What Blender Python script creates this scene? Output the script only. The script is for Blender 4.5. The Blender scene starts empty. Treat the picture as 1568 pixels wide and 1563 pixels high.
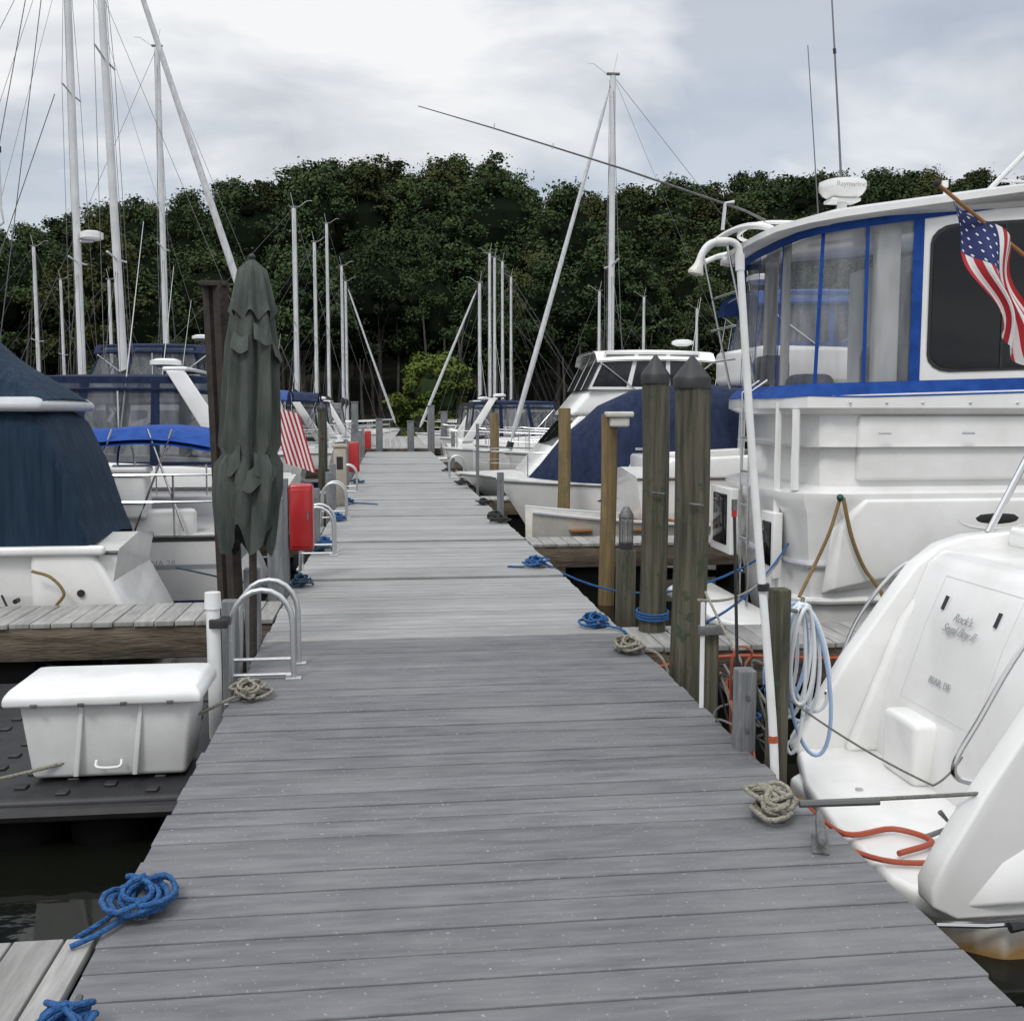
import bpy, math, random
from mathutils import Vector, Matrix
random.seed(7)
S=bpy.context.scene
WZ=-0.55
pi=math.pi
# ---------------------------------------------------------------- materials
def mat(name,col,rough=.5,metal=0,col2=None,scale=5,stretch=(1,1,1),bump=0,bscale=40,bstretch=None,island=0,alpha=1,coat=0,trans=0,lo=.35,hi=.65,zdirt=None,objrand=0,speck=None,ior=None,blotch=None,spec=None):
    m=bpy.data.materials.new(name);m.use_nodes=True
    nt=m.node_tree;N=nt.nodes;L=nt.links
    p=N['Principled BSDF'];p.inputs['Roughness'].default_value=rough;p.inputs['Metallic'].default_value=metal
    p.inputs['Base Color'].default_value=(*col,1)
    if coat:p.inputs['Coat Weight'].default_value=coat;p.inputs['Coat Roughness'].default_value=.08
    if ior:p.inputs['IOR'].default_value=ior
    if spec is not None:p.inputs['Specular IOR Level'].default_value=spec
    if alpha<1:p.inputs['Alpha'].default_value=alpha
    tc=N.new('ShaderNodeTexCoord')
    out=None
    if col2:
        mp=N.new('ShaderNodeMapping');mp.inputs['Scale'].default_value=stretch
        L.new(tc.outputs['Object'],mp.inputs[0])
        n=N.new('ShaderNodeTexNoise');n.inputs['Scale'].default_value=scale;n.inputs['Detail'].default_value=6;n.inputs['Roughness'].default_value=.62
        L.new(mp.outputs[0],n.inputs['Vector'])
        r=N.new('ShaderNodeMapRange');r.inputs[1].default_value=lo;r.inputs[2].default_value=hi
        L.new(n.outputs[0],r.inputs[0])
        mx=N.new('ShaderNodeMix');mx.data_type='RGBA';mx.inputs[6].default_value=(*col,1);mx.inputs[7].default_value=(*col2,1)
        L.new(r.outputs[0],mx.inputs[0]);out=mx.outputs[2]
    if blotch:
        sc,bc,amt=blotch
        n4=N.new('ShaderNodeTexNoise');n4.inputs['Scale'].default_value=sc;n4.inputs['Detail'].default_value=5
        L.new(tc.outputs['Object'],n4.inputs['Vector'])
        r4=N.new('ShaderNodeMapRange');r4.inputs[1].default_value=.45;r4.inputs[2].default_value=.7;r4.inputs[4].default_value=amt
        L.new(n4.outputs[0],r4.inputs[0])
        m4=N.new('ShaderNodeMix');m4.data_type='RGBA';m4.inputs[7].default_value=(*bc,1)
        L.new(r4.outputs[0],m4.inputs[0]);L.new(out,m4.inputs[6]);out=m4.outputs[2]
    if speck:
        sc,amt,sc_col=speck
        n3=N.new('ShaderNodeTexNoise');n3.inputs['Scale'].default_value=sc;n3.inputs['Detail'].default_value=3
        L.new(tc.outputs['Object'],n3.inputs['Vector'])
        r3=N.new('ShaderNodeMapRange');r3.inputs[1].default_value=amt;r3.inputs[2].default_value=amt+.06
        L.new(n3.outputs[0],r3.inputs[0])
        m3=N.new('ShaderNodeMix');m3.data_type='RGBA';m3.inputs[7].default_value=(*sc_col,1)
        L.new(r3.outputs[0],m3.inputs[0]);L.new(out,m3.inputs[6]);out=m3.outputs[2]
    if island or objrand:
        g=N.new('ShaderNodeNewGeometry') if island else N.new('ShaderNodeObjectInfo')
        a=island or objrand
        rr=N.new('ShaderNodeMapRange');rr.inputs[3].default_value=1-a;rr.inputs[4].default_value=1+a
        L.new(g.outputs['Random Per Island' if island else 'Random'],rr.inputs[0])
        vm=N.new('ShaderNodeVectorMath');vm.operation='SCALE'
        if out:L.new(out,vm.inputs[0])
        else: vm.inputs[0].default_value=col
        L.new(rr.outputs[0],vm.inputs['Scale']);out=vm.outputs[0]
    if zdirt:
        z0,z1,dc=zdirt
        sx=N.new('ShaderNodeSeparateXYZ');L.new(tc.outputs['Object'],sx.inputs[0])
        nz=N.new('ShaderNodeTexNoise');nz.inputs['Scale'].default_value=3
        mpz=N.new('ShaderNodeMapping');mpz.inputs['Scale'].default_value=(3,3,.5);L.new(tc.outputs['Object'],mpz.inputs[0]);L.new(mpz.outputs[0],nz.inputs['Vector'])
        ad=N.new('ShaderNodeMath');ad.operation='MULTIPLY_ADD';ad.inputs[1].default_value=.16;L.new(nz.outputs[0],ad.inputs[0]);L.new(sx.outputs[2],ad.inputs[2])
        rz=N.new('ShaderNodeMapRange');rz.inputs[1].default_value=z0+.08;rz.inputs[2].default_value=z1+.08;rz.inputs[3].default_value=1;rz.inputs[4].default_value=0
        L.new(ad.outputs[0],rz.inputs[0])
        mz=N.new('ShaderNodeMix');mz.data_type='RGBA';mz.inputs[6].default_value=(*col,1);mz.inputs[7].default_value=(*dc,1)
        L.new(rz.outputs[0],mz.inputs[0])
        if out:L.new(out,mz.inputs[6])
        out=mz.outputs[2]
    if out:L.new(out,p.inputs['Base Color'])
    if bump:
        mp=N.new('ShaderNodeMapping');mp.inputs['Scale'].default_value=bstretch or stretch
        L.new(tc.outputs['Object'],mp.inputs[0])
        n=N.new('ShaderNodeTexNoise');n.inputs['Scale'].default_value=bscale;n.inputs['Detail'].default_value=4
        L.new(mp.outputs[0],n.inputs['Vector'])
        b=N.new('ShaderNodeBump');b.inputs['Strength'].default_value=bump;b.inputs['Distance'].default_value=.02
        L.new(n.outputs[0],b.inputs['Height']);L.new(b.outputs[0],p.inputs['Normal'])
    return m
M={}
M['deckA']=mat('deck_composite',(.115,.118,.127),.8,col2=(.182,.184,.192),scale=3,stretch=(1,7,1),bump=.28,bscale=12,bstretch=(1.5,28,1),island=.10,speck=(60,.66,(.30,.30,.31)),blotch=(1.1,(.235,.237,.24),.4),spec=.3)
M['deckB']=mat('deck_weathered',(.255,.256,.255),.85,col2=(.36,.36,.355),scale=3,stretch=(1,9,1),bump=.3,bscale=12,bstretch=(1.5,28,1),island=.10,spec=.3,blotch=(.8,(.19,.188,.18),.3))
M['deckC']=mat('finger_boards',(.25,.247,.24),.85,col2=(.39,.385,.37),scale=3,stretch=(9,1,1),bump=.35,bscale=12,bstretch=(28,1.5,1),island=.13,spec=.3,blotch=(1.3,(.17,.165,.15),.4))
M['beam']=mat('weathered_beam',(.06,.042,.028),.85,col2=(.18,.145,.105),scale=4,stretch=(.6,3,5),bump=.6,bscale=10,bstretch=(1,6,8),zdirt=(-.4,-.15,(.02,.02,.015)))
M['under']=mat('dark_underside',(.010,.010,.010),.9)
M['pile']=mat('pile_wood',(.032,.034,.022),.9,col2=(.12,.11,.078),scale=3,stretch=(9,9,.5),bump=1,bscale=9,bstretch=(9,9,.4),speck=(14,.6,(.045,.065,.035)))
M['pileY']=mat('treated_pile',(.15,.10,.04),.85,col2=(.25,.185,.09),scale=3,stretch=(9,9,.5),bump=.8,bscale=9,bstretch=(9,9,.5),blotch=(5,(.1,.09,.06),.5))
M['greypost']=mat('grey_post',(.11,.12,.13),.8,col2=(.2,.205,.21),scale=4,stretch=(6,6,.8),bump=.6,bscale=10)
M['rust']=mat('rusty_steel',(.022,.017,.015),.85,col2=(.045,.034,.028),scale=8,bump=.4,bscale=30)
M['black']=mat('black_plastic',(.014,.014,.016),.5,col2=(.024,.024,.026),scale=12)
M['float']=mat('float_plastic',(.005,.005,.006),.7,spec=.12)
M['gel']=mat('gelcoat_white',(.82,.82,.81),.22,col2=(.75,.75,.735),scale=2.2,coat=.4,blotch=(3,(.60,.59,.55),.32))
M['gelD']=mat('gelcoat_stained',(.76,.76,.75),.25,col2=(.70,.70,.68),scale=2,coat=.3,zdirt=(-.54,-.42,(.28,.17,.06)))
M['gelC']=mat('gelcoat_cream',(.66,.65,.6),.35,col2=(.5,.49,.44),scale=4)
M['gelG']=mat('gelcoat_grey',(.42,.44,.47),.35,col2=(.5,.51,.53),scale=3)
M['seam']=mat('gelcoat_seam',(.55,.55,.54),.4)
M['deckw']=mat('boat_deck',(.55,.55,.53),.6,col2=(.44,.44,.43),scale=5,bump=.15,bscale=80)
M['navy']=mat('canvas_navy',(.010,.017,.045),.85,col2=(.020,.032,.072),scale=3,stretch=(3,3,.7),bump=.8,bscale=3.2,bstretch=(5,5,.4),spec=.2)
M['teal']=mat('canvas_darkblue',(.009,.021,.042),.85,col2=(.018,.038,.064),scale=3,stretch=(5,3,.4),bump=1,bscale=3,bstretch=(9,6,.3),spec=.2)
M['blue']=mat('canvas_blue',(.012,.045,.19),.75,col2=(.02,.07,.26),scale=6,bump=.4,bscale=6)
M['royal']=mat('canvas_royal',(.008,.045,.22),.75,col2=(.015,.07,.30),scale=7,bump=.6,bscale=9,spec=.2)
M['black_c']=mat('canvas_black',(.015,.016,.018),.8,bump=.3,bscale=5)
M['grey_c']=mat('canvas_grey',(.16,.17,.18),.8,col2=(.22,.23,.24),scale=3,bump=.4,bscale=5)
M['vinyl']=mat('clear_vinyl',(.09,.10,.115),.07,col2=(.36,.38,.41),scale=2.2,stretch=(3,3,.5),alpha=.42,bump=.6,bscale=2.5,bstretch=(4,4,.8))
M['vinylD']=mat('smoked_vinyl',(.02,.022,.026),.12,alpha=.85,bump=.3,bscale=2.5)
M['glass']=mat('dark_glass',(.006,.007,.009),.04,bump=.08,bscale=1.2,spec=.35)
M['steel']=mat('stainless',(.62,.62,.62),.18,1)
M['alu']=mat('aluminium',(.55,.56,.57),.4,.85,bump=.1,bscale=60)
M['mast']=mat('mast_paint',(.52,.53,.54),.38,.15,col2=(.64,.65,.66),scale=2)
M['wire']=mat('rigging_wire',(.16,.16,.17),.5,.4)
M['sail']=mat('furled_sail',(.60,.61,.62),.8,col2=(.42,.43,.45),scale=6,stretch=(3,3,1),bump=.5,bscale=8)
M['ropeB']=mat('rope_blue',(.010,.07,.24),.8,col2=(.035,.16,.4),scale=70,bump=1,bscale=140)
M['ropeT']=mat('rope_teal',(.015,.05,.09),.8,col2=(.03,.09,.14),scale=70,bump=.8,bscale=160)
M['ropeW']=mat('rope_cream',(.42,.4,.33),.85,col2=(.25,.23,.18),scale=60,bump=1,bscale=140)
M['ropeG']=mat('rope_grey',(.12,.12,.11),.85,col2=(.2,.2,.18),scale=60,bump=.6,bscale=160)
M['ropeK']=mat('rope_black',(.02,.02,.02),.8)
M['ropeY']=mat('rope_tan',(.3,.2,.07),.8,col2=(.2,.14,.06),scale=40,bump=.8,bscale=120)
M['hoseW']=mat('hose_white',(.56,.6,.64),.4,col2=(.68,.69,.69),scale=4)
M['hoseBl']=mat('hose_lightblue',(.3,.42,.62),.4)
M['hoseO']=mat('hose_orange',(.36,.07,.03),.5)
M['pvc']=mat('pvc_white',(.76,.77,.77),.35,col2=(.67,.68,.67),scale=5,blotch=(4,(.47,.46,.42),.3))
M['red']=mat('red_enamel',(.42,.015,.018),.35,col2=(.34,.012,.014),scale=5,coat=.3)
M['flagR']=mat('flag_red',(.42,.02,.03),.8)
M['flagW']=mat('flag_white',(.72,.72,.72),.8)
M['flagB']=mat('flag_blue',(.02,.03,.12),.8)
M['white']=mat('white_label',(.75,.75,.75),.5)
M['beige']=mat('beige_box',(.45,.4,.33),.6,col2=(.36,.32,.27),scale=5)
M['umb']=mat('umbrella_green',(.05,.06,.054),.9,col2=(.095,.108,.098),scale=4,stretch=(3,3,.8),bump=.6,bscale=7,bstretch=(5,5,.5),spec=.2)
M['galv']=mat('galvanised',(.2,.2,.2),.55,.6,col2=(.12,.12,.12),scale=20,bump=.3,bscale=60)
M['teak']=mat('teak',(.3,.13,.045),.6,col2=(.2,.09,.03),scale=6,stretch=(1,6,1))
M['amber']=mat('lamp_glass',(.25,.25,.24),.15,alpha=.55)
M['ink']=mat('lettering',(.3,.32,.34),.5)
M['af']=mat('antifoul',(.015,.02,.03),.7)
M['stripe']=mat('boot_stripe',(.02,.04,.14),.4)
M['stripeK']=mat('boot_stripe_dark',(.02,.03,.03),.4)
M['rubber']=mat('rub_rail',(.1,.1,.1),.6)
M['greenH']=mat('hull_green',(.01,.06,.05),.3)
# ---------------------------------------------------------------- geometry
def V(*a):return Vector(a)
def box(c,s,rz=0,top=(1,1)):
    v=[]
    for z in(-.5,.5):
        for x,y in((-.5,-.5),(.5,-.5),(.5,.5),(-.5,.5)):
            k=top if z>0 else(1,1)
            p=Vector((x*s[0]*k[0],y*s[1]*k[1],z*s[2]));p.rotate(Matrix.Rotation(rz,3,'Z'))
            v.append(p+Vector(c))
    return v,[(3,2,1,0),(4,5,6,7),(0,1,5,4),(1,2,6,5),(2,3,7,6),(3,0,4,7)]
def box2(a,b):
    return box([(a[i]+b[i])/2 for i in range(3)],[abs(b[i]-a[i]) for i in range(3)])
def frames(pts):
    pts=[Vector(p) for p in pts];n=len(pts);fr=[];prev=None
    for i in range(n):
        t=(pts[min(i+1,n-1)]-pts[max(i-1,0)])
        if t.length<1e-9:t=Vector((0,0,1))
        t.normalize()
        if prev is None:
            a=Vector((0,0,1)) if abs(t.z)<.9 else Vector((1,0,0))
            u=t.cross(a).normalized()
        else:
            u=prev-t*prev.dot(t)
            if u.length<1e-6:u=t.orthogonal()
            u.normalize()
        prev=u;fr.append((pts[i],u,t.cross(u)))
    return fr
def tube(pts,r,n=7,r1=None):
    fr=frames(pts);m=len(fr);v=[];f=[]
    for i,(p,u,w) in enumerate(fr):
        rr=r if r1 is None else r+(r1-r)*i/(m-1)
        if callable(r):rr=r(i/(m-1))
        for k in range(n):
            a=2*pi*k/n;v.append(p+u*math.cos(a)*rr+w*math.sin(a)*rr)
    for i in range(m-1):
        for k in range(n):
            f.append((i*n+k,i*n+(k+1)%n,(i+1)*n+(k+1)%n,(i+1)*n+k))
    f.append(tuple(range(n))[::-1]);f.append(tuple((m-1)*n+k for k in range(n)))
    return v,f
def cyl(a,b,r,r1=None,n=14):
    return tube([a,b],r,n,r1 if r1 is not None else r)
def cr(pts,k=6):
    P=[Vector(p) for p in pts];P=[P[0]*2-P[1]]+P+[P[-1]*2-P[-2]];o=[]
    for i in range(1,len(P)-2):
        for j in range(k):
            t=j/k;a,b,c,d=P[i-1],P[i],P[i+1],P[i+2]
            o.append(.5*((2*b)+(c-a)*t+(2*a-5*b+4*c-d)*t*t+(3*b-a-3*c+d)*t**3))
    o.append(P[-2]);return o
def sag(a,b,d,n=12):
    a=Vector(a);b=Vector(b)
    return [a.lerp(b,i/n)-Vector((0,0,d*4*(i/n)*(1-i/n))) for i in range(n+1)]
def loft(rings,close=True,caps=True):
    n=len(rings[0]);v=[Vector(p) for r in rings for p in r];f=[]
    for i in range(len(rings)-1):
        for k in range(n if close else n-1):
            f.append((i*n+k,i*n+(k+1)%n,(i+1)*n+(k+1)%n,(i+1)*n+k))
    if caps and close:
        f.append(tuple(range(n))[::-1]);f.append(tuple((len(rings)-1)*n+k for k in range(n)))
    return v,f
def prism(poly,ax,a,b):
    def mk(p,h):
        return {'y':(p[0],h,p[1]),'z':(p[0],p[1],h),'x':(h,p[0],p[1])}[ax]
    return loft([[mk(p,a) for p in poly],[mk(p,b) for p in poly]])
def grid(fn,nu,nv):
    v=[Vector(fn(i/nu,j/nv)) for i in range(nu+1) for j in range(nv+1)];f=[]
    for i in range(nu):
        for j in range(nv):
            a=i*(nv+1)+j;f.append((a,a+nv+1,a+nv+2,a+1))
    return v,f
def ell(c,r,n=12,m=8):
    if not hasattr(r,'__len__'):r=(r,r,r)
    c=Vector(c)
    return loft([[c+Vector((r[0]*math.sin(pi*max(i,.02)/m)*math.cos(2*pi*k/n),r[1]*math.sin(pi*max(i,.02)/m)*math.sin(2*pi*k/n),-r[2]*math.cos(pi*i/m))) for k in range(n)] for i in range(m+1)])
def panel(q,u0,u1,v0,v1,off=.006,rnd=0):
    a,b,c,d=[Vector(p) for p in q]
    def P(u,v):return a.lerp(b,u).lerp(d.lerp(c,u),v)
    n=(b-a).cross(d-a).normalized()*off
    if rnd:
        pts=[];ru=rnd*(u1-u0)*.5;rv=rnd*(v1-v0)*.5
        for cu,cv,a0 in((u1-ru,v0+rv,-90),(u1-ru,v1-rv,0),(u0+ru,v1-rv,90),(u0+ru,v0+rv,180)):
            for k in range(5):
                t=math.radians(a0+k*22.5);pts.append(P(cu+ru*math.cos(t),cv+rv*math.sin(t))+n)
        return pts,[tuple(range(len(pts)))]
    return [P(u0,v0)+n,P(u1,v0)+n,P(u1,v1)+n,P(u0,v1)+n],[(0,1,2,3)]
class Bd:
    def __init__(s,name,loc=(0,0,0),rz=0):
        s.e=bpy.data.objects.new(name,None);S.collection.objects.link(s.e);s.e.location=loc;s.e.rotation_euler=(0,0,rz);s.e.empty_display_size=.2
        s.p={}
    def a(s,part,m,g,smooth=True,bevel=0):
        k=(part,m,smooth,bevel)
        if k not in s.p:s.p[k]=([],[])
        v,f=s.p[k];o=len(v);v.extend(g[0]);f.extend([tuple(i+o for i in q) for q in g[1]])
        return s
    def done(s):
        for (part,m,smooth,bevel),(v,f) in s.p.items():
            me=bpy.data.meshes.new(part);me.from_pydata([tuple(p) for p in v],[],f);me.update()
            me.materials.append(M[m])
            if smooth:
                me.polygons.foreach_set('use_smooth',[True]*len(f))
                try:me.set_sharp_from_angle(angle=math.radians(38))
                except Exception:pass
            o=bpy.data.objects.new(part,me);S.collection.objects.link(o);o.parent=s.e
            if bevel:
                b=o.modifiers.new('bv','BEVEL');b.width=bevel;b.segments=3;b.limit_method='ANGLE';b.angle_limit=math.radians(35)
                me.polygons.foreach_set('use_smooth',[True]*len(f))
        return s.e
def text(parent,name,body,size,loc,rot,m='ink'):
    c=bpy.data.curves.new(name,'FONT');c.body=body;c.size=size;c.extrude=.001;c.align_x='CENTER';c.materials.append(M[m])
    o=bpy.data.objects.new(name,c);S.collection.objects.link(o);o.location=loc;o.rotation_euler=rot;o.parent=parent;return o
# ---------------------------------------------------------------- main dock
d=Bd('wooden_dock')
XL,XR=-.85,1.61
y=.1
while y<6.93:
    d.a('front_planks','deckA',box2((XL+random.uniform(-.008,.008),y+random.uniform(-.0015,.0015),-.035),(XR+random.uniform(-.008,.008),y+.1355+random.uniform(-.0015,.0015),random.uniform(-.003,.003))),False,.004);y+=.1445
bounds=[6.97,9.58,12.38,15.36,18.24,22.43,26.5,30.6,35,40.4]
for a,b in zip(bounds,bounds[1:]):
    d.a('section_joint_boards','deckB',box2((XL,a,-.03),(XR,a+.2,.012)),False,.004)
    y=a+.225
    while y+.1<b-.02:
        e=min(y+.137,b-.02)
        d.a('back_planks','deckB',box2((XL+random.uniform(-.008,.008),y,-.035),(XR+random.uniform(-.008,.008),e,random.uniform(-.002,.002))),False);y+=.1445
d.a('frame','under',box2((XL+.04,.1,-.2),(XR-.04,40.4,-.042)),False)
for x in(XL+.02,XR-.06):
    d.a('side_stringers','beam',box2((x,.1,-.27),(x+.04,40.4,-.038)),False)
y=1
while y<40:
    d.a('floats','float',box2((XL+.2,y,-.7),(XR-.2,y+1.6,-.2)),False);y+=2.4
d.done()
def finger(name,x0,x1,y0,y1,piles=()):
    b=Bd(name);x=min(x0,x1);X=max(x0,x1)
    while x<X:
        e=min(x+.137,X);b.a('boards','deckC',box2((x,y0+random.uniform(-.01,.01),-.035),(e,y1,random.uniform(-.002,.002))),False,.003);x+=.146
    x=min(x0,x1)
    for yy in(y0+.015,y1-.055):
        b.a('side_beams','beam',box2((x,yy,-.28),(X,yy+.04,-.037)),False,.006)
    b.a('core','under',box2((x+.02,y0+.06,-.2),(X-.02,y1-.06,-.042)),False)
    xx=x+.5
    while xx<X-1:
        b.a('floats','float',box2((xx,y0+.08,-.7),(xx+1.1,y1-.08,-.2)),False);xx+=1.9
    b.done()
finger('finger_dock',-4.6,-.872,1.2,3.05)
finger('finger_dock',-8,-.872,7.8,8.55)
finger('finger_dock',-8,-.872,13.3,14.0)
finger('finger_dock',-8,-.872,20.0,20.6)
finger('finger_dock',-8,-.872,28.6,29.2)
finger('finger_dock',-8,-.872,34.5,35.2)
finger('finger_dock',1.632,8.5,6.55,7.2)
finger('finger_dock',1.632,8,11.9,12.6)
finger('finger_dock',1.632,8,18.2,18.9)
finger('finger_dock',1.632,8,25.6,26.3)
finger('finger_dock',1.632,8,32.4,33.1)
finger('cross_dock',-14,16,44.2,45.8)
finger('far_dock',-.6,1.8,46,66)
for x,yy,z in((1.75,43.9,1.75),(.9,43.9,1.1),(-.4,43.9,1.2),(2.3,44,1.5),(-1.4,44,1.9)):
    b=Bd('wooden_post');b.a('post','greypost',box((x,yy,(z-.9)/2),(.28,.28,z+.9)),False,.02);b.a('cap','greypost',box((x,yy,z+.02),(.32,.32,.05)),False,.01);b.done()
# ---------------------------------------------------------------- cleats & ropes
def cleat(b,x,y,rz=pi/2,s=1):
    c=Vector((x,y,0));D=Vector((math.cos(rz),math.sin(rz),0))
    b.a('cleat','galv',box((x,y,.006),(.14*s,.05*s,.012),rz),False,.003)
    for k in(-.035,.035):
        b.a('cleat','galv',cyl(c+D*k*s,c+D*k*s+V(0,0,.05*s),.012*s,.011*s,8))
    b.a('cleat','galv',tube([c-D*.12*s+V(0,0,.062*s),c-D*.06*s+V(0,0,.052*s),c+D*.06*s+V(0,0,.052*s),c+D*.12*s+V(0,0,.062*s)],lambda t:(.009+.007*math.sin(pi*t))*s,8))
def coil(name,x,y,m,R=.085,loops=6,tails=(),r=.0085,sd=0,rz=pi/2,hz=.05):
    rnd=random.Random(sd);b=Bd(name);cleat(b,x,y,rz)
    pts=[];T=loops*2*pi;n=loops*14
    ph=[rnd.uniform(0,6) for _ in range(5)]
    for i in range(n+1):
        t=i/n*T;q=i/n
        rr=R*(.72+.38*math.sin(.37*t+ph[0])+.16*math.sin(1.31*t+ph[1]))
        cx=.3*R*math.sin(.23*t+ph[2]);cy=.5*R*math.sin(.31*t+ph[3])
        z=r+q*hz+.018*abs(math.sin(1.5*t+ph[4]))
        pts.append((x+cx+rr*math.cos(t),y+cy+1.25*rr*math.sin(t),z))
    b.a('rope_coil',m,tube(pts,r,8))
    pts=[]
    for i in range(57):
        t=i/56*6*pi
        pts.append((x+.05*math.sin(2*t)+.012*math.sin(t*.7),y+.08*math.sin(t),.05+.02*math.cos(2*t)+.0008*i))
    b.a('rope_wrap',m,tube(pts,r,8))
    for tl in tails:b.a('rope_tail',m,tube(tl,r,8))
    return b.done()
coil('mooring_rope',-.765,3.2,'ropeB',.082,9,[cr([(-.83,3.14,.03),(-.93,3.1,-.02),(-1.15,3.3,-.2),(-1.6,3.6,-.3),(-2.3,3.8,-.2)]),cr([(-.8,3.12,.02),(-.86,3.02,.02),(-.92,2.98,.01)])],.0085,1,hz=.05)
coil('mooring_rope',-.79,2.5,'ropeB',.055,7,[],.008,5)
coil('mooring_rope',-.76,5.6,'ropeW',.08,5,[sag((-.82,5.55,.03),(-2.6,4.9,-.22),.12)],.009,2)
coil('mooring_rope',-.78,9.24,'ropeT',.08,5,[cr([(-.8,9.2,.03),(-1.1,9.3,.0),(-1.9,9.5,.15)])],.009,3)
coil('mooring_rope',-.76,11.5,'ropeT',.09,5,[],.01,4)
coil('mooring_rope',-.74,12.0,'ropeB',.08,4,[],.01,14)
coil('mooring_rope',-.72,14.8,'ropeB',.1,5,[],.01,15)
coil('mooring_rope',-.7,17.5,'ropeB',.1,5,[cr([(-.6,17.5,.02),(-.3,17.4,.01),(-.2,17.3,.01)])],.011,16)
coil('mooring_rope',-.7,22.5,'ropeT',.12,5,[],.012,17)
coil('mooring_rope',1.43,3.7,'ropeW',.07,8,[],.0095,6,hz=.08)
coil('mooring_rope',1.5,6.42,'ropeW',.085,5,[cr([(1.55,6.4,.04),(1.68,6.3,.0),(1.75,6.2,-.2)])],.009,7)
coil('mooring_rope',1.44,7.2,'ropeB',.08,6,[cr([(1.5,7.1,.04),(1.62,6.95,.0),(1.7,6.9,-.25)]),cr([(1.4,7.25,.02),(1.42,7.45,.02),(1.47,7.5,.02)])],.009,8)
coil('mooring_rope',1.43,10.14,'ropeB',.11,6,[sag((1.5,10.1,.05),(3.3,8.9,.25),.32),cr([(1.3,10.1,.01),(1.15,10.15,.01)])],.0105,9)
coil('mooring_rope',1.52,14.3,'ropeK',.12,5,[],.012,10)
coil('mooring_rope',1.52,14.9,'ropeK',.1,5,[],.012,20)
coil('mooring_rope',1.54,17.1,'ropeK',.12,5,[],.012,11)
coil('mooring_rope',1.52,21.9,'ropeK',.14,5,[],.014,12)
coil('mooring_rope',1.52,26.8,'ropeK',.14,5,[],.014,13)
b=Bd('dock_cleat');cleat(b,1.5,3.42,rz=1.2,s=1.15);b.done()
b=Bd('spring_line');b.a('rope','ropeG',tube(sag((1.45,3.68,.06),(3.6,3.42,.22),.02),.008));b.a('chafe_guard','rubber',tube([(1.52,3.66,.06),(1.82,3.63,.068)],.014));b.done()
# ---------------------------------------------------------------- left dock furniture
b=Bd('dock_box')
def dbr(z,x0,x1,y0,y1):return [(x0,y0,z),(x1,y0,z),(x1,y1,z),(x0,y1,z)]
b.a('body','pvc',loft([dbr(-.28,-1.77,-1.03,5.26,5.6),dbr(.12,-1.81,-.985,5.22,5.64)]),False,.025)
b.a('lid','pvc',loft([dbr(.105,-1.87,-.935,5.17,5.68),dbr(.15,-1.87,-.935,5.17,5.68),dbr(.19,-1.84,-.965,5.21,5.65),dbr(.21,-1.77,-1.03,5.28,5.58)]),False,.014)
for x in(-1.55,-1.27):
    b.a('ribs','pvc',prism([(x-.012,-.26),(x+.012,-.26),(x+.05,.1),(x+.03,.1)],'y',5.215,5.26),False,.004)
for x in(-1.72,-1.5,-1.3,-1.08):b.a('latch','galv',box((x,5.165,.115),(.03,.01,.02)),False,.003)
b.a('handle','pvc',tube(cr([(-1.45,5.22,-.18),(-1.44,5.2,-.21),(-1.34,5.2,-.21),(-1.33,5.22,-.18)]),.008))
b.done()
b=Bd('floating_platform')
b.a('deck','black',box2((-4.2,5.02,-.42),(-.93,7.3,-.3)),False,.03)
x=-4.1
while x<-1:
    yy=5.1
    b.a('pontoon_cells','float',ell((x+.2,5.16,-.5),(.19,.1,.17)))
    while yy<7.2:
        b.a('deck_studs','black',box((x,yy,-.295),(.06,.06,.02)),False,.008);b.a('deck_studs','black',box((x+.2,yy+.1,-.295),(.06,.06,.02)),False,.008);yy+=.2
    x+=.42
b.a('side_rail','black',tube([(-4.2,5.0,-.36),(-.95,5.0,-.36)],.035))
b.done()
b=Bd('white_pvc_post');b.a('pipe','pvc',cyl((-.985,5.9,-.6),(-.985,5.9,.47),.038));b.a('cap','pvc',cyl((-.985,5.9,.44),(-.985,5.9,.53),.047,.043));b.a('bracket','black',box((-.95,5.9,.36),(.1,.12,.05)),False,.005);b.done()
for x,yy,z,w in((-.93,6.15,.44,.09),(-.91,7.0,.5,.1),(-.94,8.75,.82,.13),(-.96,9.05,.7,.08),(-.9,12.9,.6,.1),(-.9,16,.62,.12),(-.9,16.9,.7,.1),(-.9,18.5,1.0,.07),(-.92,24,.7,.14),(-.92,27,1.1,.1),(-.92,31,.9,.2),(-.92,35.5,.9,.2),(1.7,16,.6,.1),(1.7,20.2,1.3,.06),(1.7,28,1.0,.1)):
    b=Bd('wooden_post');b.a('post','greypost',box((x,yy,(z-.9)/2),(w,w,z+.9)),False,.008)
    b.a('bolts','galv',cyl((x,yy-w/2-.01,z-.12),(x,yy-w/2+.01,z-.12),.012,n=8));b.done()
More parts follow.
